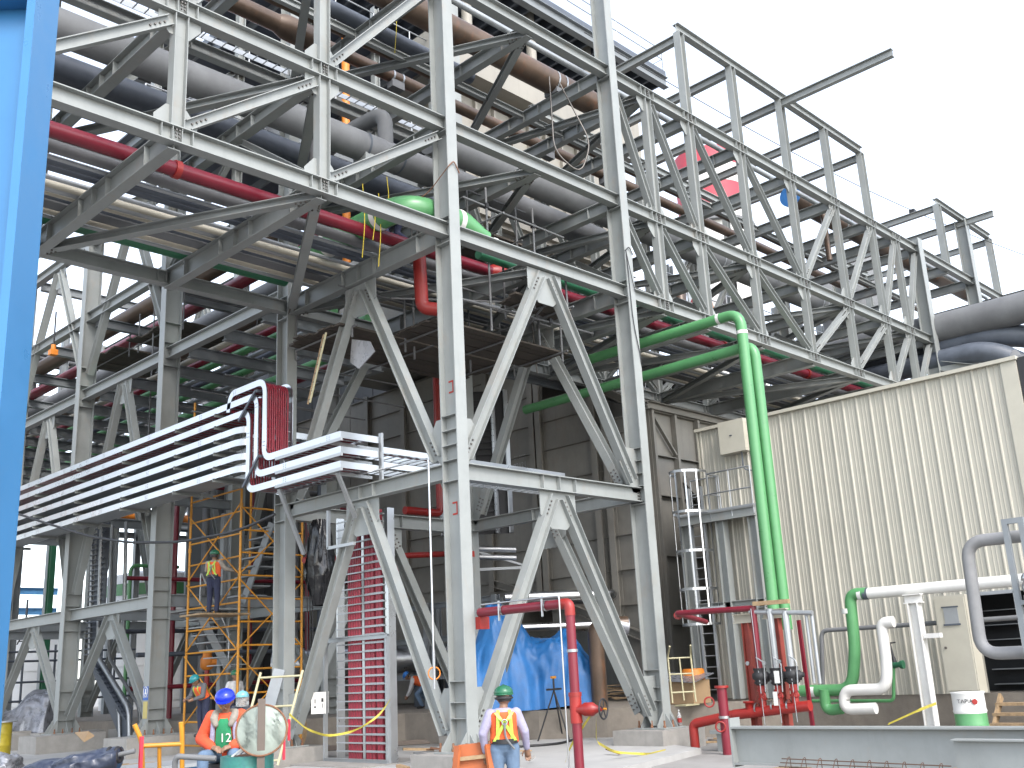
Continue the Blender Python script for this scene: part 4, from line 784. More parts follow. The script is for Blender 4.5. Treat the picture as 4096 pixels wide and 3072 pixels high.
# insulated bright pipe and equipment low behind the tower
t = pipe('large shiny insulated pipe lying low behind the tower', [(6.5, 17.2, 2.05), (11.6, 12.4, 2.05), (11.8, 9.0, 2.05)], .48, SILV, 1.2, n=28)
for s in (.12, .4, .62): q = V((6.5, 17.2, 2.05)) + V((5.1, -4.8, 0)) * s; d = V((5.1, -4.8, 0)).normalized(); O('jacket_band', MB().tube([q, q + d * .05], .49, 28, False), GALV, t)
for x, y in ((8.0, 15.8), (10.4, 13.5)): O('leg', MB().box((x - .08, y - .08, .4), (x + .08, y + .08, 1.4)), STEELB, t)
t = T('valve_skid', 'dark clutter of equipment frames under the duct', 'equipment', (10.5, 8, .4))
for i in range(7): O('frame_leg', MB().isec((8.8 + (i % 3) * 1.2, 8.2 + i * 1.1, .4), (8.8 + (i % 3) * 1.2, 8.2 + i * 1.1, 3.8), .2, .2), STEELB, t)
for z in (1.4, 2.6, 3.7): O('frame_rail', MB().isec((8.8, 8.2, z), (9.6, 15, z), .18, .14), STEELB, t)
for i in range(5): O('vessel', MB().lathe((10.6, 7 + i * 1.7, .4), (0, 0, 1), [(0, .4), (1.5, .42), (1.8, .3), (2.0, .1)], 16), DARKP, t)
for k, (z, r) in enumerate(((3.6, .16), (2.7, .12))): O('silver_line', MB().tube(rnd([(8.2, 7.2, z), (11.2, 5.2, z), (11.6, 8, z)], .5), r, 14), SILV, t)
t = T('duct_hall_wall', 'dark grey wall of stiffened plate left of the duct behind the tower', 'wall', (12.5, 20, .4))
for j in range(4):
    for i in range(5): O('panel', MB().box((12.0, 18.62 + j * 1.4, .45 + i * 2.5), (12.06, 19.98 + j * 1.4, 2.9 + i * 2.5)), DUCT, t); O('stiffener', MB().box((11.9, 18.7 + j * 1.4, 2.9 + i * 2.5), (11.998, 19.9 + j * 1.4, 2.93 + i * 2.5)), DUCT, t)
O('backing', MB().box((12.1, 10.5, .45), (26, 23.5, 5)), DUCT, t)
pipe('dull red sprinkler pipe with a drop inside the tower', [(2.2, 9.0, 4.7), (7.5, 9.0, 5.1)], .09, REDM, n=12); pipe('short red drop pipe inside the tower', [(5.4, 8.9, 4.95), (5.4, 8.9, 3.8)], .08, REDM, n=12)
pipe('vertical red pipe with a square support behind the chevron apex', [(6.6, 8.2, 11), (6.6, 8.2, 6.2), (5.2, 8.2, 6.2)], .12, REDM, .2, n=12)
pipe('red box-framed pipe dropping under the lower deck beside the column', [(0.66, 2.00, 11.25), (0.72, 2.00, 9.79), (1.24, 1.40, 9.65)], .16, REDM, .18, n=14)
# dark trays rising behind the crossing rack
t = T('cable_riser', 'dark cable ladder dropping and sloping to the ground behind the crossing rack', 'cable ladder', (1.6, 20, 0))
mb1 = [(1.6, 21.4, 7.3), (1.6, 21.1, 2.6), (1.6, 18.6, .9), (1.6, 18.4, -.3)]
for dx in (0, .7): O('side_rail', MB().tube(rnd([(x + dx, y, z) for x, y, z in mb1], .3), .06, 4), GALV, t)
for dx in (0, .9): O('outer_rail', MB().tube(rnd([(x + dx - .1, y - .9, z) for x, y, z in mb1], .3), .07, 4), GALV, t)
for i in range(26):
    s = i / 25; z = 7.2 - 4.6 * s if s < 1 else 2.6; O('rung', MB().box((1.5, 20.2, 7.2 - 4.5 * s), (1.56, 21.3, 7.24 - 4.5 * s)), DARKP, t)
for i in range(12):
    s = i / 11; O('slat', MB().bar((1.55, 20.9 - 2.4 * s, 2.45 - 1.6 * s), (1.55, 20.2 - 2.4 * s, 2.2 - 1.7 * s), .12, .05), DARKP, t)
O('tray_plate', MB().poly([(1.68, 21.2, 7.2), (1.68, 20.2, 7.2), (1.68, 20.2, 2.5), (1.68, 17.8, .9), (1.68, 17.8, 0), (1.68, 18.6, 0), (1.68, 21.2, 2.4)], (.02, 0, 0)), DARKP, t)
# ================================================================ stair behind the scaffold
t = T('steel_stair', 'grey steel stair with handrail behind the yellow scaffold', 'stair', (1.5, 12.5, 0))
a, b = V((1.98, 12.49, 1.91)), V((1.05, 12.75, 3.66)); sd_ = V((.5, .86, 0)) * .8
for s in (0, 1): O('stringer', MB().bar(a + sd_ * s, b + sd_ * s, .05, .22), STEELB, t)
for i in range(8): q = a + (b - a) * (i + .5) / 8; O('tread', MB().box(q + V((-.15, -.05, 0)), q + V((.65, .85, .03))), GALV, t)
O('handrail', MB().tube(rnd([a + V((0, 0, .1)), a + V((0, 0, 1.0)), b + V((.1, 0, 1.05)), b + V((.1, 0, .1))], .1), .025, 8), GALV, t)
a2, b2 = V((1.44, 10.83, 3.73)), V((1.66, 9.78, 5.80))
for s in (0, 1): O('upper_stringer', MB().bar(a2 + sd_ * s, b2 + sd_ * s, .05, .22), STEELB, t)
for i in range(8): q = a2 + (b2 - a2) * (i + .5) / 8; O('upper_tread', MB().box(q + V((-.1, 0, 0)), q + V((.7, .8, .04))), STEELB, t)
O('landing', MB().box(b + V((-.2, -.3, -.05)), b + V((1.4, 1.6, 0))), GALV, t); O('landing_post', MB().isec((b.x + 1.2, b.y + .6, -.45), (b.x + 1.2, b.y + .6, 6.6), .2, .2), STEELB, t)
# ================================================================ yellow scaffold tower
t = T('scaffold_tower', 'yellow tubular scaffold tower with cross braces beside the left rear column', 'scaffold', (.75, 11, -.45))
SP = [(.75, 12.7), (.75, 9.9), (2.75, 9.9), (2.75, 12.7)]; ZT = 9.8
for x, y in SP: O('standard', MB().tube([(x, y, -.45), (x, y, ZT if y > 12 else 6.8)], .035, 10), YEL, t)
for i in range(12):
    z = -.1 + i * .62
    if z < 6.8:
        O('ledger', MB().tube([(.75, 12.7, z), (.75, 9.9, z)], .026, 8), YEL, t); O('ledger', MB().tube([(.75, 9.9, z + .1), (2.75, 9.9, z + .1)], .026, 8), YEL, t)
for i in range(3):
    z = .4 + i * 2.0
    for p, q in (((.72, 12.7, z), (.72, 9.9, z + 1.9)), ((.69, 12.7, z + 1.9), (.69, 9.9, z)), ((.75, 9.87, z), (2.75, 9.87, z + 1.8)), ((.75, 9.84, z + 1.8), (2.75, 9.84, z))): O('cross_brace', MB().tube([p, q], .02, 8), YEL, t)
for i in range(7): O('joint', MB().lathe((.75, 12.7 if i % 2 else 9.9, .5 + i * .95), (0, 0, 1), [(0, .05), (.12, .05)], 8), YEL, t)
O('top_rail', MB().tube([(.75, 12.7, 8.7), (2.75, 12.7, 8.7)], .026, 8), YEL, t); O('top_rail', MB().tube([(.75, 12.7, 9.3), (2.75, 12.7, 9.3)], .026, 8), YEL, t)
# ================================================================ plank platforms slung under the lower deck
def planks(lb, x0, x1, y0, y1, z, n, m=WOOD, alongx=True):
    t = T('plank_platform', lb, 'platform', ((x0 + x1) / 2, (y0 + y1) / 2, z))
    for i in range(n):
        w = (y1 - y0) / n; y = y0 + i * w; j = random.uniform(-.15, .15); O('plank', MB().box((x0 + j, y + .012, z + random.uniform(-.012, .012)), (x1 + j, y + w - .012, z + .05)), m, t)
    for x in (x0 + .4, (x0 + x1) / 2, x1 - .4): O('bearer', MB().tube([(x, y0 - .3, z - .04), (x, y1 + .3, z - .04)], .028, 8), GREYP, t)
    for x in (x0 + .4, x1 - .4):
        for y in (y0 - .1, y1 + .1): O('hanger', MB().tube([(x, y, z - .3), (x, y, z + 1.15)], .028, 8), GREYP, t)
    O('guard_rail', MB().tube([(x0, y0 - .1, z + .95), (x1, y0 - .1, z + .95)], .026, 8), GREYP, t)
    return t
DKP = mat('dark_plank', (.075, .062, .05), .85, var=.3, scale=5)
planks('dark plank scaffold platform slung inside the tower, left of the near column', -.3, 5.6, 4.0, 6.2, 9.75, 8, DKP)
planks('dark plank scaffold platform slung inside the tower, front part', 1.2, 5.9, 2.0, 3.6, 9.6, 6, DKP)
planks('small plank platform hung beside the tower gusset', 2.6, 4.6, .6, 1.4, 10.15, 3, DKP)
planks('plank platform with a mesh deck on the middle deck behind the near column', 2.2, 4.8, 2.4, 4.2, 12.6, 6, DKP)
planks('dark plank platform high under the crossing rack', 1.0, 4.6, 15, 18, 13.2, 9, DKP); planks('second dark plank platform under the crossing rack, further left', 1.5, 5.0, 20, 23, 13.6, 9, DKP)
# ================================================================ chimney, vessels, far platforms
CHR = mat('chimney_red', (.50, .055, .08), .6)
t = T('chimney', 'distant chimney with red and white bands behind the right-hand truss', 'chimney', (73, 38.4, 0)); zz = [0, 20, 26, 32, 38, 41.5, 44, 46.5, 49, 51.2, 53]
for i, (a, b) in enumerate(zip(zz, zz[1:])): O('band', MB().lathe((73, 38.4, a), (0, 0, 1), [(0, 3.6), (b - a, 3.57)], 36), CHR if i in (7, 9) else WHITEB, t)
O('gallery', MB().lathe((73, 38.4, 44.5), (0, 0, 1), [(0, 4.2), (.3, 4.2)], 24), GREYP, t)
for i, (x, y, z, r, h) in enumerate(((36, 9, 19, 1.0, 2.2), (39.5, 9, 20, 1.2, 3.2), (43, 10, 20.5, 1.1, 3.5))):
    t = T('vessel', ['grey vessel top behind the far frame, left one', 'grey vessel top behind the far frame, middle one', 'grey vessel top behind the far frame, right one'][i], 'vessel', (x, y, z)); O('shell', MB().lathe((x, y, z), (0, 0, 1), [(0, r), (h, r), (h + .05, r * .96)], 24), GREYP, t); O('skirt', MB().lathe((x, y, z - 6), (0, 0, 1), [(0, r * .5), (6, r * .5)], 12), GREYP, t)
    rail(t, [(x - 1.8, y - 1.4, z + .6), (x + 1.8, y - 1.4, z + .6)], 1.1, GALV, 1.2)
t = T('process_deck', 'crowded far process deck with orange scaffold tubes behind the truss', 'structure', (34, 11, 10))
r_ = random.Random(5)
for k, z in enumerate((10.5, 13.2, 16.4)):
    O('deck', MB().box((20, 8.5, z - .12), (46, 13, z)), GREYP, t); O('edge_beam', MB().isec((20, 8.4, z - .25), (46, 8.4, z - .25), .4, .25), STEELB, t)
    rail(t, [(20, 8.4, z), (46, 8.4, z)], 1.1, GALV, 1.5, .03)
for i in range(12): x = 20.5 + i * 2.2; O('deck_column', MB().isec((x, 8.6, 0), (x, 8.6, 18), .3, .3), STEELB, t)
for i in range(34):
    x, z = r_.uniform(20, 45), r_.choice((10.5, 13.2, 16.4)); y = r_.uniform(8.8, 12.5); h = r_.uniform(.8, 2.2)
    O('equipment', MB().lathe((x, y, z), (0, 0, 1), [(0, r_.uniform(.15, .5)), (h, r_.uniform(.15, .5)), (h + .2, .1)], 12), r_.choice((REDM, GREYP, BROWNP, STEELB, ORG)), t)
for i in range(16):
    x, z = r_.uniform(22, 44), r_.choice((10.5, 13.2)); O('scaffold_tube', MB().tube([(x, 8.3, z), (x + r_.uniform(-1.2, 1.2), 8.3, z + 2.2)], .05, 6), ORG, t)
for i in range(8):
    z = r_.uniform(11, 17.5); O('deck_pipe', MB().tube([(20, 8.0 + .1 * i, z), (46, 8.0 + .1 * i, z)], r_.uniform(.08, .25), 10), r_.choice((GREYP, BROWNP, GREYP, DARKP)), t)
# clutter of light frames above and behind the bridge
t = T('upper_walkway', 'grated walkway with pale handrails behind the upper left of the rack', 'walkway', (4, 10, 19))
for z in (16.5, 19.5, 22.5):
    O('grating', MB().box((-3, 9.2, z - .05), (8.2, 11.5, z)), DARKP, t); O('edge_beam', MB().isec((-3, 9.1, z - .2), (8.2, 9.1, z - .2), .3, .2), STEELB, t); O('edge_beam', MB().isec((-3, 11.5, z - .2), (8.2, 11.5, z - .2), .3, .2), STEELB, t)
    for i in range(9): O('joist', MB().box((-2.8 + i * 1.35, 9.2, z - .3), (-2.7 + i * 1.35, 11.5, z - .052)), STEELB, t)
    rail(t, [(-3, 9.1, z), (8.2, 9.1, z)], 1.1, GALV, 1.4, .025)
for i in range(5): O('walkway_post', MB().isec((-2.6 + i * 2.6, 9.3, 14), (-2.6 + i * 2.6, 9.3, 24), .22, .22), STEEL, t)
for i in range(4): O('hip_brace', MB().isec((-2.6 + i * 2.6, 9.3, 16.6), (-.2 + i * 2.6, 9.3, 19.2), .16, .14), STEELB, t)
pipe('orange red pipe dropping behind the walkway', [(3.5, 8.7, 22), (3.5, 8.7, 13)], .13, ORG, n=12); pipe('orange red branch pipe high behind the bridge', [(-2.8, 8.6, 17.6), (3, 8.6, 17.6)], .12, ORG, n=12)
# large pipes leaving the far end of the rack towards the right
pipe('largest grey pipe leaving the rack over the corrugated building', [(27, 5.5, 14.15), (27, -14, 14.05)], .62, GREYP, n=28)
pipe('dark bent pipe below the largest grey pipe, upper one', [(27.2, 5, 13.35), (27.2, -2.6, 13.35), (29, -4.6, 12.4), (29, -10, 12.4)], .45, DARKP, 1.4, n=24)
pipe('dark bent pipe below the largest grey pipe, lower one', [(26.6, 5, 12.7), (26.6, -1.9, 12.7), (27.4, -3.2, 11.6), (28.4, -9, 11.6)], .42, DARKP, 1.4, n=24)
P = pipe('flanged grey pipe just above the right end of the corrugated roof', [(24, -3.6, 11.0), (24, -14, 11.3)], .48, GREYP, n=24, fl=[((24, -3.6, 11.0), (0, 1, 0))])
t = T('roof_stub', 'grey round column behind the corrugated roof', 'column', (25, -2.6, 8)); O('shell', MB().lathe((25, -2.4, 8), (0, 0, 1), [(0, .55), (2.6, .55)], 24), GREYP, t)
hb((XH, -.0, 12.6), (XH + .2, -6.5, 10.3), .4, .3)
t = T('strung_wire', 'thin wire strung across the sky from the roof platform to the far right', 'wire', (20, 6, 20)); a, b = V((14.63, 7.55, 26.40)), V((40, -2, 19.2))
O('strand', MB().tube([a + (b - a) * s / 20 - V((0, 0, 1.0 * math.sin(PI * s / 20))) for s in range(21)], .018, 5), BLACK, t); q = a + (b - a) * .62; O('clip', MB().box(q + V((-.12, -.12, -1.15)), q + V((.12, .12, -.9))), BLACK, t)
O('hanging_cable', MB().tube([V(p) for p in rnd([(-2.20, 18.96, 7.15), (-2.00, 16.47, 6.45), (-1.80, 13.68, 5.71), (-1.60, 11.61, 5.30), (-1.40, 9.14, 5.04), (-1.20, 6.77, 5.03), (-1.10, 5.31, 5.24)], .6)], .035, 8), BLACK, label='black cable sagging below the cable trays', cat='cable')
# ================================================================ foreground left
t = T('plastic_sheet', 'crumpled silver grey sheeting heaped at the left edge', 'tarp', (-1, 24, -.4))
bpy.data.objects.remove(t)
drape('tarp', (0.6, 27.5, -.4), (.7, -.7, 0), 2.6, .8, 2.3, lambda s: .8 + .15 * math.sin(s * 7) + .1 * math.sin(s * 17), SILT, 'crumpled silver grey sheeting heaped at the left edge', 11, 12)
for i in range(6): O('concrete_block', MB().box((-1.6 + i * .95, 23.4 - i * .9, -.32), (-.75 + i * .95, 24.2 - i * .9, .2)), CONC, label='rough concrete block below the silver sheeting, %s from the left' % ['first', 'second', 'third', 'fourth', 'fifth', 'last'][i], cat='block', group='row of concrete blocks')
YD = mat('yellow_drum', (.42, .33, .02), .5, rust=.25, var=.2)
p = V((-2.83, 16.42, 0.78)); t = T('drum', 'yellow steel drum with a lid at the left edge', 'drum', (p.x, p.y, p.z - .95)); O('shell', MB().lathe((p.x, p.y, p.z - .95), (0, 0, 1), [(0, .29), (.3, .29), (.32, .3), (.34, .29), (.62, .29), (.64, .3), (.66, .29), (.95, .29)], 24), YD, t); O('lid', MB().lathe((p.x, p.y, p.z - .02), (0, 0, 1), [(0, .42), (.03, .42)], 24), GALV, t)
SHEETB = mat('dark_sheet', (.035, .045, .075), .35, var=.3, bump=.3, bscale=14)
p = V((-8.43, -1.61, 0.60)); A = V((.62, -.72, .16)).normalized()
t = T('wrapped_bundle', 'dark plastic wrapped bundle on trestles in the left foreground', 'bundle', (p.x, p.y, -.45))
mb = MB(); vs = []; N, M = 60, 30
for i in range(N):
    s = i / (N - 1); rr = .10 + .13 * math.sin(PI * min(1, .15 + s * .8)) ** .6
    for j in range(M):
        a = 2 * PI * j / M; k = 1 + .45 * NZ.noise(V((s * 4, math.cos(a) * 1.4, math.sin(a) * 1.4))) + .22 * (1 - 2 * abs(NZ.noise(V((s * 11 + 4, math.cos(a) * 3, math.sin(a) * 3)))))
        q_ = p + A * (s - .55) * 1.35 + (V((.7, .7, 0)) * math.cos(a) * 1.3 + V((0, 0, 1)) * math.sin(a) * (.5 if math.sin(a) > 0 else 1.0)) * rr * k; vs.append(q_)
mb.add(vs, [(i * M + j, i * M + (j + 1) % M, (i + 1) * M + (j + 1) % M, (i + 1) * M + j) for i in range(N - 1) for j in range(M)] + [tuple(range(M - 1, -1, -1)), tuple(range((N - 1) * M, N * M))], True)
O('wrap', mb, SHEETB, t); O('pole', MB().tube([p - A * .5, p + A * .82], .03, 10), GREYP, t); O('tie', MB().torus(p + A * .5, A, .1, .025, 14, 6), BLACK, t); O('tie', MB().torus(p + A * .6, A, .085, .025, 14, 6), BLACK, t)
for s in (-.35, .42): O('trestle_leg', MB().tube([p + A * s + V((.1, .1, 0)), (p.x + A.x * s + .25, p.y + A.y * s + .25, -.45)], .03, 8), YEL, t); O('trestle_leg', MB().tube([p + A * s - V((.1, .1, 0)), (p.x + A.x * s - .2, p.y + A.y * s - .2, -.45)], .03, 8), YEL, t)
t = T('barrier', 'orange pipe barrier with a bent top in the left foreground', 'barrier', (-7, -1, -.45))
def at13(u): return V(u)
O('bent_post', MB().tube(rnd([(-7.86, -2.08, 1.05), (-7.76, -2.09, 0.85), (-7.70, -2.03, 0.52), (-7.64, -1.95, 0.18)], .1), .03, 10), YEL, t)
O('bent_post', MB().tube(rnd([(-7.34, -2.31, 1.04), (-7.30, -2.28, 0.87), (-7.18, -2.11, 0.13)], .1), .03, 10), YEL, t)
O('top_rail', MB().tube([(-7.74, -2.09, 0.78), (-7.28, -2.26, 0.77)], .028, 10), YEL, t); O('mid_post', MB().tube([(-7.54, -2.14, 0.78), (-7.44, -2.00, 0.16)], .026, 10), YEL, t)
RIB = mat('pink_ribbon', (.65, .03, .06), .6); O('ribbon', MB().box(V((-7.78, -2.13, 0.80)) + V((-.02, -.02, -.5)), V((-7.78, -2.13, 0.80)) + V((.02, .02, .1))), RIB, t)
O('hook_pipe', MB().tube(rnd([(-7.67, -2.83, 0.22), (-7.73, -2.93, 0.62), (-7.72, -2.97, 0.67), (-7.38, -3.29, 0.62)], .1), .035, 10), GREYP, label='bent grey pipe handle poking up before the seated worker', cat='pipe')
BLB = mat('bright_blue_plastic', (.02, .22, .50), .4)
p = V((-6.60, -0.44, 0.42)); t = T('blue_bin', 'bright blue open bin behind the orange barrier', 'bin', (p.x, p.y, -.45)); O('shell', MB().box((p.x - .5, p.y - .45, -.45), (p.x + .5, p.y + .45, p.z - .02)), BLB, t); O('rim', MB().box((p.x - .54, p.y - .49, p.z - .05), (p.x + .54, p.y + .49, p.z)), GALV, t)
# drum with its lid propped up
LIDM = mat('worn_lid', (.42, .48, .42), .55, var=.15, scale=5, rust=.7, rustcol=(.24, .12, .05))
TEAL = mat('worn_teal', (.03, .20, .17), .5, var=.4, scale=7, rust=.3, rustcol=(.03, .06, .16))
c = V((-7.56, -4.59, 0.97)); fwv = V((-.55, -.8, .25)).normalized()
t = T('barrel_cover', 'worn round barrel cover propped upright behind a flat steel bar', 'cover', (c.x, c.y, c.z - .3))
O('disc', MB().lathe(c - fwv * .01, fwv, [(0, .285), (.012, .285), (.012, .27), (.006, .265)], 40), LIDM, t); O('rim', MB().torus(c, fwv, .282, .012, 40, 6), RUSTY, t); O('bar', MB().bar(c + fwv * .05 + V((0, 0, .33)), c + fwv * .05 - V((.0, 0, .75)), .02, .085, fwv.cross(V((0, 0, 1)))), BARM, t)
p = V((-7.52, -4.23, 0.69)); t = T('drum', 'battered green and blue drum full of scraps below the propped round cover', 'drum', (p.x, p.y, -.45)); O('shell', MB().lathe((p.x, p.y, -.45), (0, 0, 1), [(0, .3), (.4, .3), (.42, .31), (.44, .3), (p.z + .45, .3)], 28), TEAL, t); O('scraps', MB().lathe((p.x, p.y, p.z - .05), (0, 0, 1), [(0, .28), (.03, .27), (.06, .1)], 20), RUSTY, t)
for k in range(4): O('scrap_piece', MB().bar((p.x - .2 + k * .1, p.y + .05 * k, p.z), (p.x - .1 + k * .12, p.y - .1, p.z + .1 + .06 * k), .03, .02), WHITEB, t)
# leaning yellow ladder frame
t = T('scaffold_ladder', 'yellow scaffold end ladder leaning on the left rear column', 'scaffold', (-2.48, 2.97, -0.08)); B0, B1 = V((-2.47, 2.95, -0.07)), V((-2.06, 2.72, 1.69)); C0, C1 = V((-2.81, 3.92, -0.12)), V((-2.42, 3.69, 1.69))
for a, b in ((B0, B1), (C0, C1)): O('stile', MB().tube([a, b], .027, 8), HT, t)
for s in (.05, .32, .62, .94): O('crossbar', MB().tube([B0 + (B1 - B0) * s, C0 + (C1 - C0) * s], .022, 8), HT, t)
for s in (.25, .45): O('red_ribbon', MB().box(B0 + (B1 - B0) * s + V((-.03, -.03, -.35)), B0 + (B1 - B0) * s + V((.01, .01, .05))), RIB, t)
t = T('channel_plank', 'grey steel plank leaning beside the yellow frame', 'plank', (-2.30, 3.56, 0.97)); O('web', MB().csec((-2.32, 3.70, 0.67), (-1.93, 3.76, 1.74), .24, .06, (.7, -.7, 0)), STEELB, t)
# orange rusty stand in front of the near column
p = V((-4.16, -4.45, 0.44)); t = T('steel_trestle', 'orange rusty steel trestle at the foot of the near column', 'trestle', (p.x, p.y, -.45)); A = V((.70, -.71, 0)); OR2 = mat('orange_primer', (.42, .11, .03), .6, rust=.3, var=.2)
O('plate', MB().poly([p - A * .2 + V((0, 0, .1)), p + A * .17 + V((0, 0, .12)), p + A * .26 + V((0, 0, -.22)), p - A * .3 + V((0, 0, -.2))], (.05, .05, 0)), OR2, t)
for s in (-.25, .25): O('leg', MB().bar(p + A * s * .8 + V((-.1, -.1, .1)), (p.x + A.x * s * 1.3 - .2, p.y + A.y * s * 1.3 - .2, -.45), .09, .04), OR2, t)
O('rim', MB().bar(p - A * .28 + V((-.06, -.06, -.08)), p + A * .24 + V((-.06, -.06, -.05)), .04, .05), WOOD, t)
# signs on the crossing rack column
SGB = mat('sign_blue', (.03, .12, .45), .5); SGY = mat('sign_yellow', (.55, .45, .15), .6)
t = T('safety_sign', 'blue safety sign with a white figure on the first crossing rack column', 'sign', (-.1, 13.3, 1.9)); xs_ = -.085; y0, y1 = 13.52, 13.22; z0, z1 = (-0.09, 13.19, 1.17)[2], (-0.09, 13.23, 1.54)[2]
O('plate', MB().box((xs_ - .01, y1, z0), (xs_, y0, z1)), SGB, t); ym2 = (y0 + y1) / 2; zc = z0 + (z1 - z0) * .62
O('ring', MB().torus((xs_ - .013, ym2, zc), (-1, 0, 0), (y0 - y1) * .42, .012, 24, 6), WHITEB, t); O('figure', MB().poly([(xs_ - .012, ym2 + a * (y0 - y1), zc + b * (y0 - y1)) for a, b in ((-.22, -.25), (.22, -.25), (.1, .02), (.1, .2), (0, .3), (-.1, .2), (-.1, .02))], (.004, 0, 0)), WHITEB, t)
text('caption', 'EQUIPO', (xs_ - .012, ym2, z0 + .09), (PI / 2, 0, -PI / 2), .075, WHITEB, t, ext=.001)
O('notice', MB().box((xs_ - .012, 13.24, z0 - .5), (xs_, 13.48, z0 - .04)), SGY, label='faded yellow notice below the blue safety sign', cat='notice')
# cardboard, box, boards, bag
p = V((0.36, 5.58, 0.97)); t = T('shipping_box', 'white shipping box with printed marks behind the left rear column', 'box', (p.x, p.y, p.z - .35)); A = V((.70, -.71, 0)); Bv = V((.71, .70, 0)); mb = MB()
vs = [p + A * a * .17 + Bv * b * .2 + V((0, 0, c_ * .24)) for c_ in (-1, 1) for a, b in ((-1, -1), (1, -1), (1, 1), (-1, 1))]; mb.add(vs, [(3, 2, 1, 0), (4, 5, 6, 7), (0, 1, 5, 4), (1, 2, 6, 5), (2, 3, 7, 6), (3, 0, 4, 7)]); O('case', mb, WHITEB, t)
for a, b, w, h in ((-.1, .06, .012, .07), (-.07, .06, .012, .07), (.09, .08, .05, .06), (.09, -.04, .014, .07), (-.08, -.08, .05, .025)): O('print', MB().bar(p + A * (a) - Bv * .203 + V((0, 0, b - h)), p + A * a - Bv * .203 + V((0, 0, b + h * .4)), w, .003, Bv), BLACK, t)
BAG = mat('black_bag', (.012, .012, .014), .22, bump=.4, bscale=10)
p = V((0.70, 6.05, 4.53)); mb = MB(); vs = []; N, M = 50, 36
for i in range(N):
    s = i / (N - 1); rr = .05 + .22 * math.sin(PI * min(1, .1 + s * .75)) ** .8
    for j in range(M): a = 2 * PI * j / M; k = 1 + .5 * (1 - 2 * abs(NZ.noise(V((math.cos(a) * 2.2, math.sin(a) * 2.2, s * 1.5))))) + .2 * NZ.noise(V((math.cos(a) * 5, math.sin(a) * 5, s * 6))); vs.append(p + V((math.cos(a) * rr * k, math.sin(a) * rr * k, .8 - s * 2.1)))
mb.add(vs, [(i * M + j, i * M + (j + 1) % M, (i + 1) * M + (j + 1) % M, (i + 1) * M + j) for i in range(N - 1) for j in range(M)], True); O('plastic_bag', mb, BAG, label='black plastic hanging in folds behind the left rear column', cat='plastic')
t = T('rope', 'loose hanging rope and cable beside the left rear column', 'rope', (.6, 6.6, 1)); 
for k, dx in enumerate((0, .08, .16)): O('strand', MB().tube(rnd([(.4 + dx, 6.2, 5.2), (.42 + dx, 6.2, 2.4 - .3 * k), (.5 + dx, 6.15, .9 + .3 * k)], .4), .015, 6), BLACK, t)
t = T('timber_scraps', 'scattered timber scraps on the pad below the crossing rack', 'timber', (-2, 11, -.3)); q = V((0.11, 16.01, -0.30))
for i in range(9): a = random.uniform(-1, 1); c_ = q + V((random.uniform(-.6, .6), random.uniform(-.9, .9), .02 + .012 * i)); d = V((math.cos(a), math.sin(a), 0)) * random.uniform(.25, .6); O('board', MB().bar(c_ - d, c_ + d, .09, .022), WOOD, t)
O('cardboard', MB().poly([(-1.00, 15.79, 0.35), (-1.00, 14.87, 0.39), (-0.90, 14.72, 0.27), (-1.20, 14.69, 0.13)], (0, .02, .03)), CARD, label='brown cardboard sheet lying on the second footing of the crossing rack', cat='cardboard')
for i, (x, y, r_) in enumerate(((1.6, 11.2, .55), (2.6, 10.6, .6))):
    q = V((x, y, .15)); t = T('cable_reel', ['cable reel with scuffed grey flange behind the scaffold leg', 'cable reel with scuffed brown flange behind the seated worker'][i], 'cable reel', (x, y, -.45)); d = V((.55, -.83, 0)).normalized() if i == 0 else V((.2, -.98, 0))
    for s in (-.35, .35): O('flange', MB().lathe(q + d * s, d, [(-.03, r_), (.03, r_)], 32), CONC if i == 0 else WOOD, t)
    O('drum_core', MB().lathe(q - d * .34, d, [(0, r_ * .8), (.68, r_ * .8)], 28), BLACK, t)
t = T('small_boxes', 'rubble and offcuts along the pad edge near the right-hand column', 'debris', (7.5, 1, -.4))
for i in range(14): q = V((7.4 + random.uniform(-.3, 1.6), .2 + random.uniform(-1.2, .9), -.44)); a = random.uniform(0, 3); d = V((math.cos(a), math.sin(a), 0)) * random.uniform(.1, .45); O('offcut', MB().bar(q - d, q + d + V((0, 0, .03)), .06, .05), random.choice((WOOD, RUSTY, DARKP)), t)
# ================================================================ people
SKIN = mat('skin', (.26, .14, .085), .55, var=.06, scale=8)
HAIR = mat('hair', (.015, .012, .01), .6)
def fab(n, c, b=.35): return mat(n, c, .85, var=.14, scale=9, bump=b, bscale=26)
ORV = fab('orange_vest', (.80, .13, .03)); LIME = mat('lime_tape', (.45, .62, .08), .5, var=.05); GREYT = mat('reflective_tape', (.55, .55, .45), .35)
def caps(mb, a, b, ra, rb, n=12):
    a, b = V(a), V(b); d = b - a; L = d.length
    if L < 1e-5: return mb
    d = d / L; pr = [(-ra * math.cos(t), ra * math.sin(t)) for t in (.15, .6, 1.1)] + [(0, ra), (L, rb)] + [(L + rb * math.sin(t), rb * math.cos(t)) for t in (.45, .95, 1.4)]
    return mb.lathe(a, d, pr, n)
def chain(mb, pts, rs):
    for i in range(len(pts) - 1): caps(mb, pts[i], pts[i + 1], rs[i], rs[i + 1])
    return mb
def loft(mb, secs, n=20):                                   # secs: (centre, side vector, forward vector)
    vs = []
    for c, s, f in secs: vs += [V(c) + V(s) * math.cos(2 * PI * j / n) + V(f) * math.sin(2 * PI * j / n) for j in range(n)]
    m = len(secs); return mb.add(vs, [(i * n + j, i * n + (j + 1) % n, (i + 1) * n + (j + 1) % n, (i + 1) * n + j) for i in range(m - 1) for j in range(n)] + [tuple(range(n - 1, -1, -1)), tuple(range((m - 1) * n, m * n))], True)
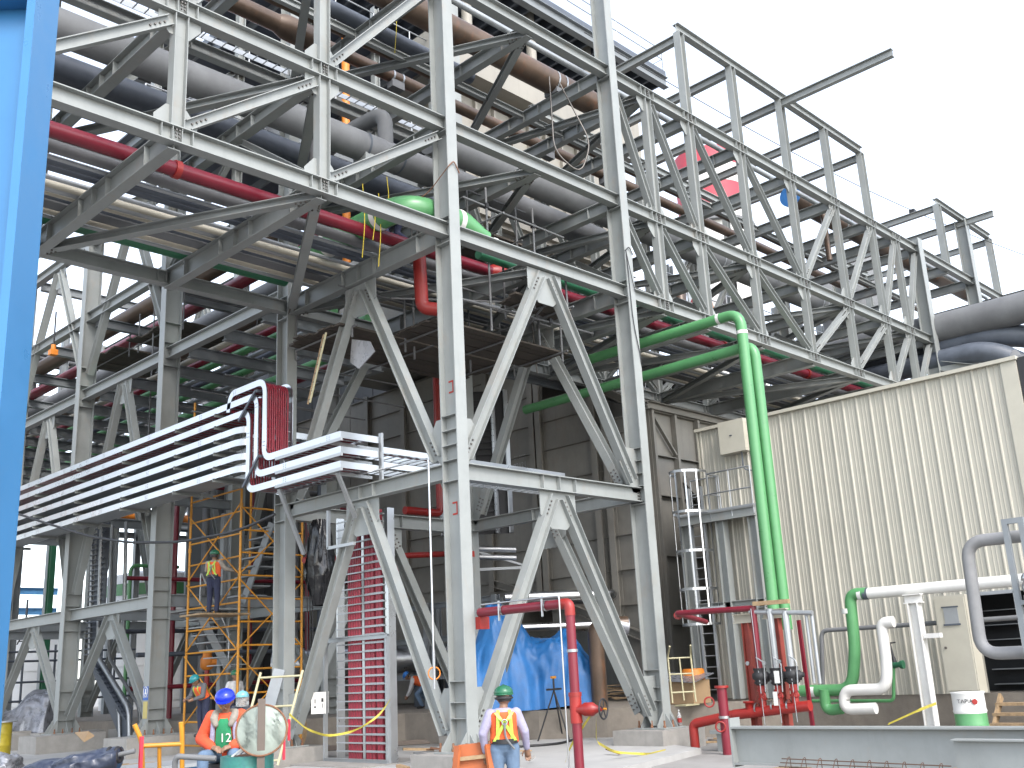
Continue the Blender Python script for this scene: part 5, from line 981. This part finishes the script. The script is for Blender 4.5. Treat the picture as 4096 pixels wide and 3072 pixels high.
def skin(o, vox, sm=4):
    r = o.modifiers.new('Remesh', 'REMESH'); r.mode = 'VOXEL'; r.voxel_size = vox; r.use_smooth_shade = True
    s = o.modifiers.new('Smooth', 'SMOOTH'); s.factor = .5; s.iterations = sm; return o
def hand(mb, w, d, up, s, curl=.5):                         # palm from wrist w along d, fingers curling towards -up
    w, d, up = V(w), V(d).normalized(), V(up).normalized(); sd_ = d.cross(up).normalized() * s
    caps(mb, w, w + d * .085, .032, .036); caps(mb, w + sd_ * .02 + d * .03, w + sd_ * .022 + d * .085, .02, .02); caps(mb, w - sd_ * .02 + d * .03, w - sd_ * .022 + d * .085, .02, .02)
    for k, (o_, L) in enumerate(((.033, .072), (.011, .082), (-.011, .077), (-.033, .06))):
        p = w + d * .09 + sd_ * o_; q = p + (d - up * curl * .6).normalized() * L * .55; e = q + (d * (1 - curl) - up * curl * 1.5).normalized() * L * .5; caps(mb, p, q, .0125, .0115, 8); caps(mb, q, e, .0115, .0095, 8)
    p = w + d * .025 + sd_ * .035; q = p + (d * .6 + sd_ * .75 - up * .2).normalized() * .045; caps(mb, p, q, .014, .011, 8); caps(mb, q, q + (d * .95 + sd_ * .1 - up * .3).normalized() * .035, .011, .009, 8)
def person(label, org, yaw, J, shirt, trousers, helmet, vest=None, vox=.016, harness=False, jersey=None, jacket=None, brim=True, tapes=LIME):
    M = MX.Translation(V(org)) @ MX.Rotation(yaw, 4, 'Z')
    g = {k: M @ V(p) for k, p in J.items()}; R3 = M.to_3x3()
    t = T('person', label, 'person', g['foot'] if 'foot' in g else org)
    pel, nk, hd = g['pelvis'], g['neck'], g['head']; up = (nk - pel).normalized(); sh = (g['shR'] - g['shL']).normalized(); fw = up.cross(sh).normalized()
    hup = R3 @ V(J.get('hup', (0, 0, 1))); hfw = R3 @ V(J.get('hfw', (0, 1, 0))); hup.normalize(); hfw = (hfw - hup * hfw.dot(hup)).normalized(); hsd = hfw.cross(hup)
    def secs(k, lo=-.08, hi=1.0, grow=0.0):
        L = (nk - pel).length; o_ = []
        for s, a, b in ((-.08, .150, .11), (.0, .165, .12), (.12, .170, .12), (.3, .155, .112), (.5, .160, .118), (.68, .18, .125), (.82, .185, .118), (.92, .15, .095), (1.0, .075, .065)):
            if lo <= s <= hi: o_.append((pel + up * L * s + fw * (.012 * math.sin(s * 3)), sh * (a * k + grow), fw * (b * k + grow)))
        return o_
    # body
    mb = MB(); loft(mb, secs(.93)); caps(mb, nk - up * .05, hd - hup * .07, .058, .056); mb.ball(hd, .1, 18, 14, (1, 1, 1))
    b_ = MB(); vs0 = len(mb.v)
    for i in range(len(mb.v) - 0):
        pass
    caps(mb, hd + hfw * .025 - hup * .06, hd + hfw * .035 - hup * .085, .062, .045); caps(mb, hd + hup * .03 - hfw * .02, hd + hup * .03 - hfw * .025, .1, .1)
    caps(mb, hd + hfw * .095 - hup * .005, hd + hfw * .115 - hup * .035, .011, .017, 8)
    for s in (-1, 1): caps(mb, hd + hsd * s * .098 + hup * .015, hd + hsd * s * .1 - hup * .03, .018, .013, 8); caps(mb, hd + hsd * s * .03 + hfw * .088 + hup * .02, hd + hsd * s * .05 + hfw * .085 + hup * .022, .014, .013, 8)
    caps(mb, hd - hsd * .022 + hfw * .095 - hup * .07, hd + hsd * .022 + hfw * .095 - hup * .07, .011, .011, 8)
    for s in 'LR':
        chain(mb, [g['sh' + s], g['el' + s], g['wr' + s]], [.055, .042, .028]); chain(mb, [g['hip' + s], g['kn' + s], g['an' + s]], [.08, .055, .04]); caps(mb, g['an' + s], g['toe' + s], .04, .035)
        hdir = g['wr' + s] - g['el' + s]; hand(mb, g['wr' + s], R3 @ V(J['hd' + s]) if 'hd' + s in J else hdir, fw if 'hu' not in J else R3 @ V(J['hu']), 1 if s == 'L' else -1, J.get('curl', .45))
    skin(O('body', mb, SKIN, t), .007 if vox < .015 else .012, 2)
    e = MB()
    for s in (-1, 1): e.ball(hd + hsd * s * .036 + hfw * .093 + hup * .005, .011, 8, 6)
    O('eyes', e, WHITEB, t)
    O('hair', MB().tube([hd - hfw * .03 - hup * .06, hd - hfw * .02 + hup * .0, hd - hfw * .012 + hup * .05], 0, 16, True, [.085, .106, .104]), HAIR, t)
    # clothes
    jk = .022 if jacket else 0; mb = MB(); loft(mb, secs(1.0, grow=.012 + jk))
    for s in 'LR': chain(mb, [g['sh' + s], g['el' + s], g['wr' + s] + (g['el' + s] - g['wr' + s]) * .08], [.076 + jk, .062 + jk, .045 + jk])
    skin(O('shirt', mb, jacket or shirt, t), vox, 3)
    mb = MB(); loft(mb, secs(1.05, -.08, .15, .012)); 
    for s in 'LR': caps(mb, pel - up * .02, g['hip' + s], .12, .105); chain(mb, [g['hip' + s], g['kn' + s], g['an' + s]], [.105, .08, .062])
    skin(O('trousers', mb, trousers, t), vox, 3)
    mb = MB()
    for s in 'LR': caps(mb, g['an' + s] + (g['an' + s] - g['kn' + s]).normalized() * .02, g['toe' + s], .058, .046)
    skin(O('boots', mb, BLACK, t), vox, 2)
    # helmet
    hc = hd + hup * .055; mb = MB().lathe(hc, hup, [(-.02, .122), (.0, .132), (.03, .128), (.065, .108), (.09, .075), (.103, .035), (.106, .005)], 24)
    hl = O('helmet', mb, helmet, t); vs = []
    if brim: loft_ = MB().poly([hc - hup * .016 + hsd * .10 * math.cos(a) + hfw * (.09 + .09 * math.sin(a)) for a in [PI * k / 10 for k in range(11)]], hup * .012); O('peak', loft_, helmet, hl); O('brim', MB().torus(hc - hup * .018, hup, .128, .010, 24, 6), helmet, hl)
    O('ridge', MB().tube([hc + hfw * .11 + hup * .055, hc + hup * .108, hc - hfw * .11 + hup * .05], .012, 6), helmet, hl)
    if vest:
        v = O('vest', loft(MB(), secs(1.06, .0, .92, .024)), vest, t); sub = v.modifiers.new('Subdivision', 'SUBSURF'); sub.levels = 1; sub.render_levels = 2
        L = (nk - pel).length
        def band(s, w_=.02): 
            a = secs(1.06, .0, .92, .03); c = pel + up * L * s
            sa = .165 if s < .6 else .185; return MB().tube([c], 0) if 0 else c
        for s in (-1, 1):
            for f_ in (-1, 1):
                pts = [pel + up * L * k + sh * s * x_ + fw * f_ * y_ for k, x_, y_ in ((.10, .10, .138), (.3, .095, .133), (.5, .09, .142), (.7, .085, .153), (.84, .085, .145), (.95, .075, .09))]
                O('reflective_strip', MB().add([p + sh * dx for p in pts for dx in (-.022, .022)], [(2 * i, 2 * i + 1, 2 * i + 3, 2 * i + 2) for i in range(5)]), tapes, v)
        if harness:
            for s in (-1, 1):
                pts = [pel + up * L * k + sh * s * x_ - fw * y_ for k, x_, y_ in ((.88, .11, .13), (.7, .05, .163), (.6, .0, .158), (.4, -.06, .148), (.12, -.14, .13))]
                O('harness_strap', MB().add([p + sh * dx - fw * .008 for p in pts for dx in (-.025, .025)], [(2 * i, 2 * i + 1, 2 * i + 3, 2 * i + 2) for i in range(4)]), LIME, v)
            O('harness_ring', MB().torus(pel + up * L * .62 - fw * .175, fw, .035, .009, 14, 6), GALV, v); O('lanyard', MB().tube(rnd([pel + up * L * .6 - fw * .18, pel + up * L * .2 - fw * .18, pel - up * .05 + sh * .12 - fw * .16], .08), .016, 6), GREYP, v)
            O('tool_belt', MB().tube([pel + up * .02, pel + up * .08], 0, 20, True, [.185, .185]), BLACK, v)
    return t, g, dict(up=up, sh=sh, fw=fw, pel=pel, nk=nk)
STAND = dict(head=(0, .02, 1.575), neck=(0, 0, 1.45), pelvis=(0, 0, .97), shL=(-.178, 0, 1.375), shR=(.178, 0, 1.375), elL=(-.27, -.04, 1.12), elR=(.27, -.04, 1.12), wrL=(-.30, .06, .88), wrR=(.30, .06, .88),
             hipL=(-.10, 0, .92), hipR=(.10, 0, .92), knL=(-.11, .03, .50), knR=(.11, .02, .50), anL=(-.12, 0, .09), anR=(.12, -.02, .09), toeL=(-.14, .15, .045), toeR=(.14, .13, .045), hfw=(0, 1, 0), hup=(0, 0, 1), foot=(0, 0, 0))
def pose(**k): d = dict(STAND); d.update(k); return d
VIEW = math.atan2(.67, .692) - PI / 2                       # yaw that faces away from the camera
JEAN = fab('jeans', (.13, .20, .30)); NAVY = fab('navy_trousers', (.02, .025, .06)); LAV = fab('lavender_shirt', (.36, .34, .47)); KHAKI = fab('khaki_shirt', (.36, .32, .27)); WSH = fab('white_shirt', (.60, .60, .60))
HG = mat('helmet_green', (.015, .13, .06), .3); HBL = mat('helmet_blue', (.012, .035, .55), .25); HB2 = mat('helmet_azure', (.02, .18, .55), .3); HLB = mat('helmet_pale_blue', (.20, .50, .58), .3); HT2 = mat('helmet_teal', (.02, .25, .27), .3)
t, g, fr = person('worker seen from behind in orange vest and jeans, green helmet, before the near column', (-3.93, -4.83, -.45), VIEW + .1, pose(head=(.02, .03, 1.585), hfw=(-.35, .9, -.15), elL=(-.29, -.05, 1.13), wrL=(-.26, .05, .88), elR=(.28, -.03, 1.13), wrR=(.31, .08, .9)), LAV, JEAN, HG, ORV, .014, True)
O('face_guard_strap', MB().torus(g['head'] + V((0, 0, -.01)), (0, 0, 1), .112, .018, 20, 6), BLACK, t)
# seated worker
SE = pose(head=(.0, .16, .72 + .56), hup=(0, .42, .9), hfw=(0, .9, -.42), neck=(0, .08, 1.13), pelvis=(0, 0, .62), shL=(-.19, .06, 1.07), shR=(.19, .06, 1.07), elL=(-.33, .05, .80), elR=(.33, .05, .80), wrL=(-.13, .30, .70), wrR=(.13, .30, .70),
          hipL=(-.11, .04, .58), hipR=(.11, .04, .58), knL=(-.2, .46, .60), knR=(.2, .46, .60), anL=(-.2, .5, .1), anR=(.2, .5, .1), toeL=(-.22, .66, .05), toeR=(.22, .66, .05), hdL=(.8, .5, -.2), hdR=(-.8, .5, -.2), hu=(0, .4, 1), foot=(0, .3, 0))
GRS = fab('green_jersey', (.02, .24, .10)); ORJ = fab('orange_jacket', (.75, .09, .03))
sp = (-6.62, -2.24, 0); syaw = VIEW + PI + .05
t, g, fr = person('seated worker in orange jacket over a green jersey, head bowed under a blue helmet', sp, syaw, SE, GRS, JEAN, HBL, None, .014, jacket=ORJ)
# green jersey front panel with its number, grey collar, lining
L = (fr['nk'] - fr['pel']).length
def fpt(s, x_, y_): return fr['pel'] + fr['up'] * L * s + fr['sh'] * x_ + fr['fw'] * y_
mb = MB(); rows = [(.12, .12, .168), (.35, .11, .172), (.6, .10, .178), (.78, .08, .176), (.9, .05, .15)]
vs = [fpt(s, -w_ + 2 * w_ * k / 6, y_ + .02 * (1 - ((k - 3) / 3) ** 2)) for s, w_, y_ in rows for k in range(7)]; mb.add(vs, [(i * 7 + j, i * 7 + j + 1, (i + 1) * 7 + j + 1, (i + 1) * 7 + j) for i in range(4) for j in range(6)], True); jf = O('jersey_front', mb, GRS, t)
FLE = fab('fleece_collar', (.30, .265, .22), .6)
mb = MB()
for s in (-1, 1): chain(mb, [fpt(.98, s * .06, -.06), fpt(.99, s * .13, .03), fpt(.9, s * .13, .15), fpt(.76, s * .1, .185)], [.045, .052, .055, .04])
skin(O('collar', mb, FLE, t), .016, 2)
mb = MB()
for s in (-1, 1): chain(mb, [fpt(.85, s * .14, .15), fpt(.5, s * .15, .165), fpt(.15, s * .16, .155)], [.03, .035, .035])
skin(O('jacket_lining', mb, LAV, t), .016, 2)
n_ = fr['fw']; rotm = MX((fr['sh'], fr['up'], n_)).transposed()
o = text('jersey_number', '12', (0, 0, 0), (0, 0, 0), .16, WHITEB, jf, ext=.003); o.matrix_parent_inverse = MX(); loc = fpt(.42, -.03, .205) - OFF[t.name]; sx = MX((-fr['sh'], fr['up'], n_)).transposed() if (-fr['sh']).cross(fr['up']).dot(n_) > 0 else rotm
o.rotation_euler = sx.to_euler(); o.location = loc
for s in (-1, 1): a = g['elL'] if s < 0 else g['elR']; b = g['shL'] if s < 0 else g['shR']; d = (b - a).normalized(); O('sleeve_band', MB().tube([a + d * .1, a + d * .15], .078, 16, False), GREYT, t)
t2 = T('stool', 'low dark stool under the seated worker', 'stool', (sp[0], sp[1], -.45)); O('seat', MB().lathe((sp[0], sp[1], .40), (0, 0, 1), [(0, .24), (.08, .24)], 20), BLACK, t2)
for k in range(4): O('leg', MB().tube([(sp[0], sp[1], .4), (sp[0] + .25 * math.cos(k * PI / 2 + .5), sp[1] + .25 * math.sin(k * PI / 2 + .5), -.45)], .025, 8), GREYP, t2)
O('foot_plate', MB().box((sp[0] - 1.0, sp[1] - 1.0, -.06), (sp[0] + .6, sp[1] + .3, -.01)), GREYP, t2)
# crouching worker on the plinth
BE = pose(head=(-.0, .62, 1.06), hup=(0, .75, .65), hfw=(0, .6, -.8), neck=(0, .50, .98), pelvis=(0, -.02, .78), shL=(-.18, .42, .93), shR=(.18, .42, .93), elL=(-.22, .5, .65), elR=(.22, .5, .65), wrL=(-.16, .62, .42), wrR=(.16, .62, .42), hipL=(-.1, 0, .74), hipR=(.1, 0, .74), knL=(-.13, .3, .46), knR=(.13, .12, .42), anL=(-.13, .12, .09), anR=(.14, -.25, .09), toeL=(-.14, .28, .045), toeR=(.14, -.1, .045))
person('bending worker in orange vest and blue helmet behind the tower', (9.1, 12.0, .4), math.atan2(.71, -.70) - PI / 2, BE, WSH, JEAN, HB2, ORV, .02)
q = V((0.26, 10.42, 3.33)); person('worker in harness standing high on the yellow scaffold, seen from behind', (q.x, q.y, q.z), VIEW - .2, pose(elR=(.30, .1, 1.2), wrR=(.44, .32, 1.16), elL=(-.28, .12, 1.2), wrL=(-.2, .3, 1.36)), KHAKI, NAVY, HG, ORV, .02, True)
O('scaffold_board', MB().box((q.x - .7, q.y - .6, q.z - .05), (q.x + .8, q.y + .5, q.z - .005)), WOOD, label='plank under the worker on the yellow scaffold', cat='plank')
q = V((-0.01, 10.26, 1.42)); person('stooping worker in orange vest and teal helmet behind the scaffold', (q.x, q.y, q.z - 1.22), VIEW + PI - .6, pose(head=(0, .30, 1.42), hup=(0, .5, .85), hfw=(0, .85, -.5), neck=(0, .2, 1.34), shL=(-.18, .16, 1.29), shR=(.18, .16, 1.29), elL=(-.25, .24, 1.02), elR=(.25, .24, 1.02), wrL=(-.15, .46, .95), wrR=(.15, .46, .95)), fab('grey_shirt', (.12, .12, .13)), NAVY, HT2, ORV, .02)
q = V((0.79, 10.10, 1.62)); person('worker in white shirt and dark helmet right of the scaffold leg', (q.x, q.y, q.z - 1.5), VIEW + PI + .9, pose(), WSH, NAVY, HG, None, .02)
q = V((-2.31, 4.54, 1.16)); t, g, fr = person('worker in dark clothes with a pale blue helmet and face shield by the drum lid', (q.x, q.y, q.z - 1.55), VIEW + PI - .1, pose(hfw=(0, 1, -.2)), fab('dark_shirt', (.04, .045, .06)), NAVY, HLB, None, .02)
O('face_shield', MB().tube([g['head'] + V((0, 0, .03)), g['head'] + V((0, 0, -.16))], .135, 20, False), GLS, t)
# ================================================================ more lines and secondary steel on the decks
for y in (3.42,):
    for z in (L4 - .06,):
        nodes_ = BR + [0, xmid, XB] + RT + [XH, 29.6, XI]
        for x0, x1 in zip(nodes_, nodes_[1:]): hb((x0 + .13, y, z), (x1 - .13, y, z), .2, .14)
for x in BR + [xmid] + RT:
    for y0, y1, a, b in ((.45, 3.3, L2 + .1, L3 - .5), (6.4, 3.5, L2 + .1, L3 - .5)):
        if x in (-9.7, -3.35, 8.0, 13.05, 19.35): brace((x, y0, a), (x, y1, b), (1, 0, 0), .14, .12, bolts=False)
EX = [(5.4, 13.74, .13, GREYP, 'grey pipe at the back of the middle deck'),
      (.95, 17.7, .09, GALV, 'slim pale pipe at the front of the top deck'), (3.9, 17.7, .14, BROWNP, 'slim brown pipe in the middle of the top deck'), (5.8, 17.7, .11, REDM, 'slim red pipe at the back of the top deck')]
for y, z, r, m, lb in EX: pipe(lb, [(-16, y, z + r), (36, y, z + r)], r, m, n=10)
t = T('cable_tray', 'galvanised cable tray along the back edge of the top deck', 'cable tray', (5, 6.1, 17.8))
for y in (6.0, 6.4): O('side_rail', MB().box((-14, y, 17.75), (36, y + .02, 17.9)), GALV, t)
mb = MB()
for i in range(160): mb.box((-14 + i * .31, 6.02, 17.76), (-13.97 + i * .31, 6.4, 17.78))
O('rungs', mb, GALV, t, kind='stuff')
# dark scaffold tubes among the pipes of the crossing rack
t = T('tube_scaffold', 'thin dark scaffold tubes among the green pipes of the crossing rack', 'scaffold', (3, 10, 9)); r_ = random.Random(21)
for i in range(7):
    x, y = 1.2 + (i % 4) * 1.3, 8.6 + i * 2.0; O('standard', MB().tube([(x, y, 9.2), (x, y, 14.2)], .026, 6), GREYP, t)
    O('ledger', MB().tube([(.6, y + .1, 10.2), (5.6, y + .1, 10.2)], .026, 6), GREYP, t); O('transom', MB().tube([(x, y - 1.2, 12.4), (x, y + 1.6, 12.4)], .026, 6), GREYP, t); O('ledger', MB().tube([(.6, y, 9.5), (5.6, y, 9.5)], .026, 6), GREYP, t)
# walkway and frames behind the right-hand truss
t = T('rack_walkway', 'narrow grated walkway with handrails along the back of the right-hand truss', 'walkway', (16, 7.4, 11))
for z in (11.2,):
    O('grating', MB().box((7, 6.9, z - .04), (34, 7.9, z)), GREYP, t); O('edge_beam', MB().isec((7, 7.9, z - .15), (34, 7.9, z - .15), .22, .14), STEELB, t); rail(t, [(7, 7.85, z), (34, 7.85, z)], 1.1, GALV, 1.6, .022)
# scaffold tubes and chain inside the tower
t = T('tube_scaffold', 'rusty scaffold tubes and couplers inside the upper bay of the tower', 'scaffold', (3, 2, 12))
for x, y in ((2.4, 1.4), (4.2, 1.5), (2.4, 4.3), (4.4, 4.3)): O('standard', MB().tube([(x, y, 9.4), (x, y, 13.2)], .028, 8), GREYP, t)
for a, b in (((1.6, 1.4, 12.7), (5.4, 1.5, 12.7)), ((1.6, 4.3, 12.5), (5.6, 4.3, 12.5)), ((2.4, .8, 12.3), (2.4, 5, 12.3)), ((4.3, .8, 10.2), (4.3, 5, 10.2)), ((1, 1.2, 9.9), (6, 1.2, 10.0)), ((1, 2.6, 10.6), (6, 2.7, 10.6)), ((3.4, .6, 10.0), (5.4, 3.9, 10.05)), ((.6, 3.0, 10.3), (3.9, .9, 10.3))): O('tube', MB().tube([a, b], .027, 8), GREYP, t)
for x, y, z in ((2.4, 1.4, 12.7), (4.2, 1.5, 12.7), (2.4, 4.3, 12.5), (4.3, 1.2, 10.0)): O('coupler', MB().box((x - .05, y - .05, z - .06), (x + .05, y + .05, z + .06)), BLACK, t)
def chainlinks(lb, pts):
    O('chain', MB().tube(rnd(pts, .4), .022, 6), BOLT, label=lb, cat='chain')
chainlinks('steel chain looped under the top deck of the tower', [(4.9, 1.2, 17.3), (4.9, 1.2, 15.0), (5.6, .9, 14.4), (5.9, .7, 15.4), (5.3, 1.2, 17.3)])
chainlinks('steel chain with a hook hanging by the rear chevron apex', [(6.0, 3.4, 11.0), (6.0, 3.3, 9.4)])
ROPE = mat('yellow_rope', (.65, .50, .03), .7)
for i, (x, y, z0, z1) in enumerate(((-1.3, 1.6, 10.4, 12.2), (-1.0, 1.6, 10.9, 12.0), (-.85, 1.6, 10.3, 12.1), (-.6, 1.6, 11.6, 12.6), (0.9, 3.0, 17.2, 19))): O('rope', MB().tube(rnd([(x, y, z1), (x + .06, y, (z0 + z1) / 2), (x - .03, y, z0)], .3), .010, 6), ROPE, label='yellow rope hanging near the fat green pipe, %s' % ['leftmost', 'second', 'third', 'rightmost', 'highest'][i], cat='rope', group='hanging yellow ropes')
O('tie_wire', MB().tube(rnd([(-.17, -.03, 12.35), (0.0, -.04, 12.55), (.17, -.03, 12.3)], .08), .014, 6).tube(rnd([(-.17, -.03, 12.35), (-.2, .7, 11.9), (-1.2, 1.2, 11.3)], .3), .012, 6), RUSTY, label='rusty tie wire looped round the near column', cat='wire')
O('tie_wire', MB().tube(rnd([(6.07, -.03, 12.0), (6.24, -.04, 12.15), (6.4, -.03, 11.95)], .08), .014, 6).tube(rnd([(6.1, -.03, 12.0), (6.2, -.05, 11.4), (6.35, -.03, 10.9)], .2), .012, 6), BLACK, label='dark wire looped round the second front column', cat='wire')
O('loose_cable', MB().tube(rnd([(6.12, -.025, 11.9), (6.16, -.03, 10.0), (6.38, -.03, 9.0), (6.40, .1, 8.6)], .4), .013, 6), BLACK, label='thin black cable running down the second front column', cat='cable')
# yellow slotted ladder behind the left chevron
t = T('leaning_ladder', 'narrow wooden ladder behind the left tower chevron', 'ladder', (.5, 7.4, 6.4)); a, b = V((-0.63, 4.60, 7.85)), V((-0.62, 3.96, 9.44)); sd_ = V((.05, .16, 0))
for s in (0, 1): O('stile', MB().bar(a + sd_ * s, b + sd_ * s, .035, .035), WOOD if s else HT, t)
for i in range(8): q = a + (b - a) * (i + .5) / 8; O('rung', MB().tube([q, q + sd_], .014, 6), BLACK, t)
O('wrap', MB().poly([(0.15, 3.96, 9.42), (0.15, 3.26, 9.18), (0.10, 3.02, 8.86), (0.12, 3.65, 8.59), (0.15, 4.04, 8.85)], (.03, 0, 0)), mat('clear_film', (.30, .30, .31), .3, var=.2, bump=.6, bscale=12), label='grey plastic film wrapped over a brace joint behind the left chevron', cat='plastic')
# worker bending over the fat green pipe
q = V((0.58, 2.40, 12.95)); person('worker in green bending over the fat green pipe on the lower deck', (q.x - .2, q.y, 11.4), math.atan2(.9, -.4) - PI / 2, pose(**{k: v for k, v in BE.items()}), GRS, NAVY, HG, None, .02, brim=False)

# upright silver cable ladders behind the tower
t = T('cable_riser', 'tall bright cable ladders standing against the duct behind the tower', 'cable ladder', (7.6, 8.4, 5.5))
for k, (x, y) in enumerate(((7.0, 8.6), (7.35, 8.25), (7.7, 7.9), (8.2, 7.4), (8.5, 7.1))):
    O('side_rail', MB().box((x, y, 5.6), (x + .16, y + .05, 10.2)), SILV, t)
for i in range(22): O('rung', MB().bar((7.8, 7.85, 5.7 + i * .2), (8.25, 7.4, 5.7 + i * .2), .03, .03), BLACK, t)
O('rail_gap_shade', MB().poly([(7.1, 8.75, 5.6), (8.7, 7.15, 5.6), (8.7, 7.15, 10.2), (7.1, 8.75, 10.2)], (.03, .03, 0)), BLACK, t)  # shade between the rails, put in as a black sheet
t = T('tray_bend', 'bright cable tray bend on a triangular bracket behind the tower girt', 'cable tray', (8, 7.4, 4.6))
for dz in (0, .25): O('bend', MB().tube(rnd([(7.3, 8.2, 5.6 + dz), (7.5, 8.0, 4.9 + dz), (8.6, 7.0, 4.8 + dz)], .4), .09, 12), SILV, t)
O('bracket', MB().bar((7.2, 8.3, 4.5), (8.9, 6.7, 4.5), .08, .08), GALV, t); O('bracket', MB().bar((7.4, 8.1, 5.2), (8.9, 6.7, 4.5), .06, .06), GALV, t)

# loose clutter on the ground
t = T('hose', 'black hose snaking over the concrete pad beside the tower', 'hose', (2, 1, -.3)); O('run', MB().tube(rnd([(6.9, 3.4, -.3), (5.2, 2.6, -.3), (4.2, 3.4, -.3), (2.6, 2.2, -.3), (1.2, 2.6, -.3)], .6), .03, 8), BLACK, t)
t = T('ground_debris', 'scattered offcuts, boards and scraps on the ground around the tower foot', 'debris', (-2, 3, -.4)); r_ = random.Random(33)
for i in range(70):
    x, y = r_.uniform(-7, 3.5), r_.uniform(-1.5, 9)
    if abs(x) < 1.1 and (-.8 < y < 1.4 or y > 2.6): continue
    a = r_.uniform(0, PI); d = V((math.cos(a), math.sin(a), 0)) * r_.uniform(.08, .5); c_ = V((x, y, -.3 + r_.uniform(0, .03))); O('scrap', MB().bar(c_ - d, c_ + d + V((0, 0, r_.uniform(0, .08))), r_.uniform(.03, .12), r_.uniform(.02, .07)), r_.choice((WOOD, RUSTY, CONC, GREYP, CARD)), t)
t = T('pipe_bundle', 'bundle of rusty bars on the pad behind the red cable rack', 'bars', (2.5, 7.5, -.3))
for i in range(8): O('bar', MB().tube([(1.2, 8.2 + i * .07, -.25 + .03 * (i % 3)), (4.4, 6.4 + i * .07, -.25 + .03 * (i % 3))], .025, 6), BARM, t)
drape('tarp', (-5.0, 12.5, -.38), (.7, -.7, 0), 1.2, .5, .45, lambda s: .7 + .3 * math.sin(s * 9), SILT, 'low heap of grey plastic sheeting on the ground left of the crossing rack', 17, 8)
for i in range(3): q = V((-3.2 + i * .5, 10.4 - i * .35, -.31)); O('pallet_board', MB().box(q, q + V((1.3, .14, .04))), WOOD, label='loose board lying on the pad before the crossing rack, %s' % ['nearest the first footing', 'middle one', 'nearest the scaffold'][i], cat='board')

# another rack far behind the crossing rack
t = T('pipe_rack', 'distant grey rack with rusty and orange pipes beyond the crossing rack', 'pipe rack', (8, 37, 0)); r_ = random.Random(77)
for i in range(13):
    x = -10 + i * 3.1
    for y in (35, 39): O('column', MB().isec((x, y, -.45), (x, y, 19), .32, .3, (1, 0, 0)), STEELB, t)
    for z in (9.4, 12.0, 14.8, 17.6): O('cross_beam', MB().isec((x, 35, z), (x, 39, z), .3, .2), STEELB, t)
    if i % 2: O('brace', MB().isec((x, 34.9, 9.4), (x + 3.1, 34.9, 14.8), .18, .16), STEELB, t)
for z in (9.6, 12.2, 15.0, 17.8):
    for y in (34.8, 39.2): O('chord', MB().isec((-10, y, z), (28, y, z), .32, .24), STEELB, t)
    for k in range(4): y = 35.5 + k * .9; r0 = r_.uniform(.1, .3); O('pipe_line', MB().tube([(-12, y, z + .2 + r0), (28, y, z + .2 + r0)], r0, 10), r_.choice((BROWNP, GREYP, ORG, GREYP, DARKP, GREENP)), t)
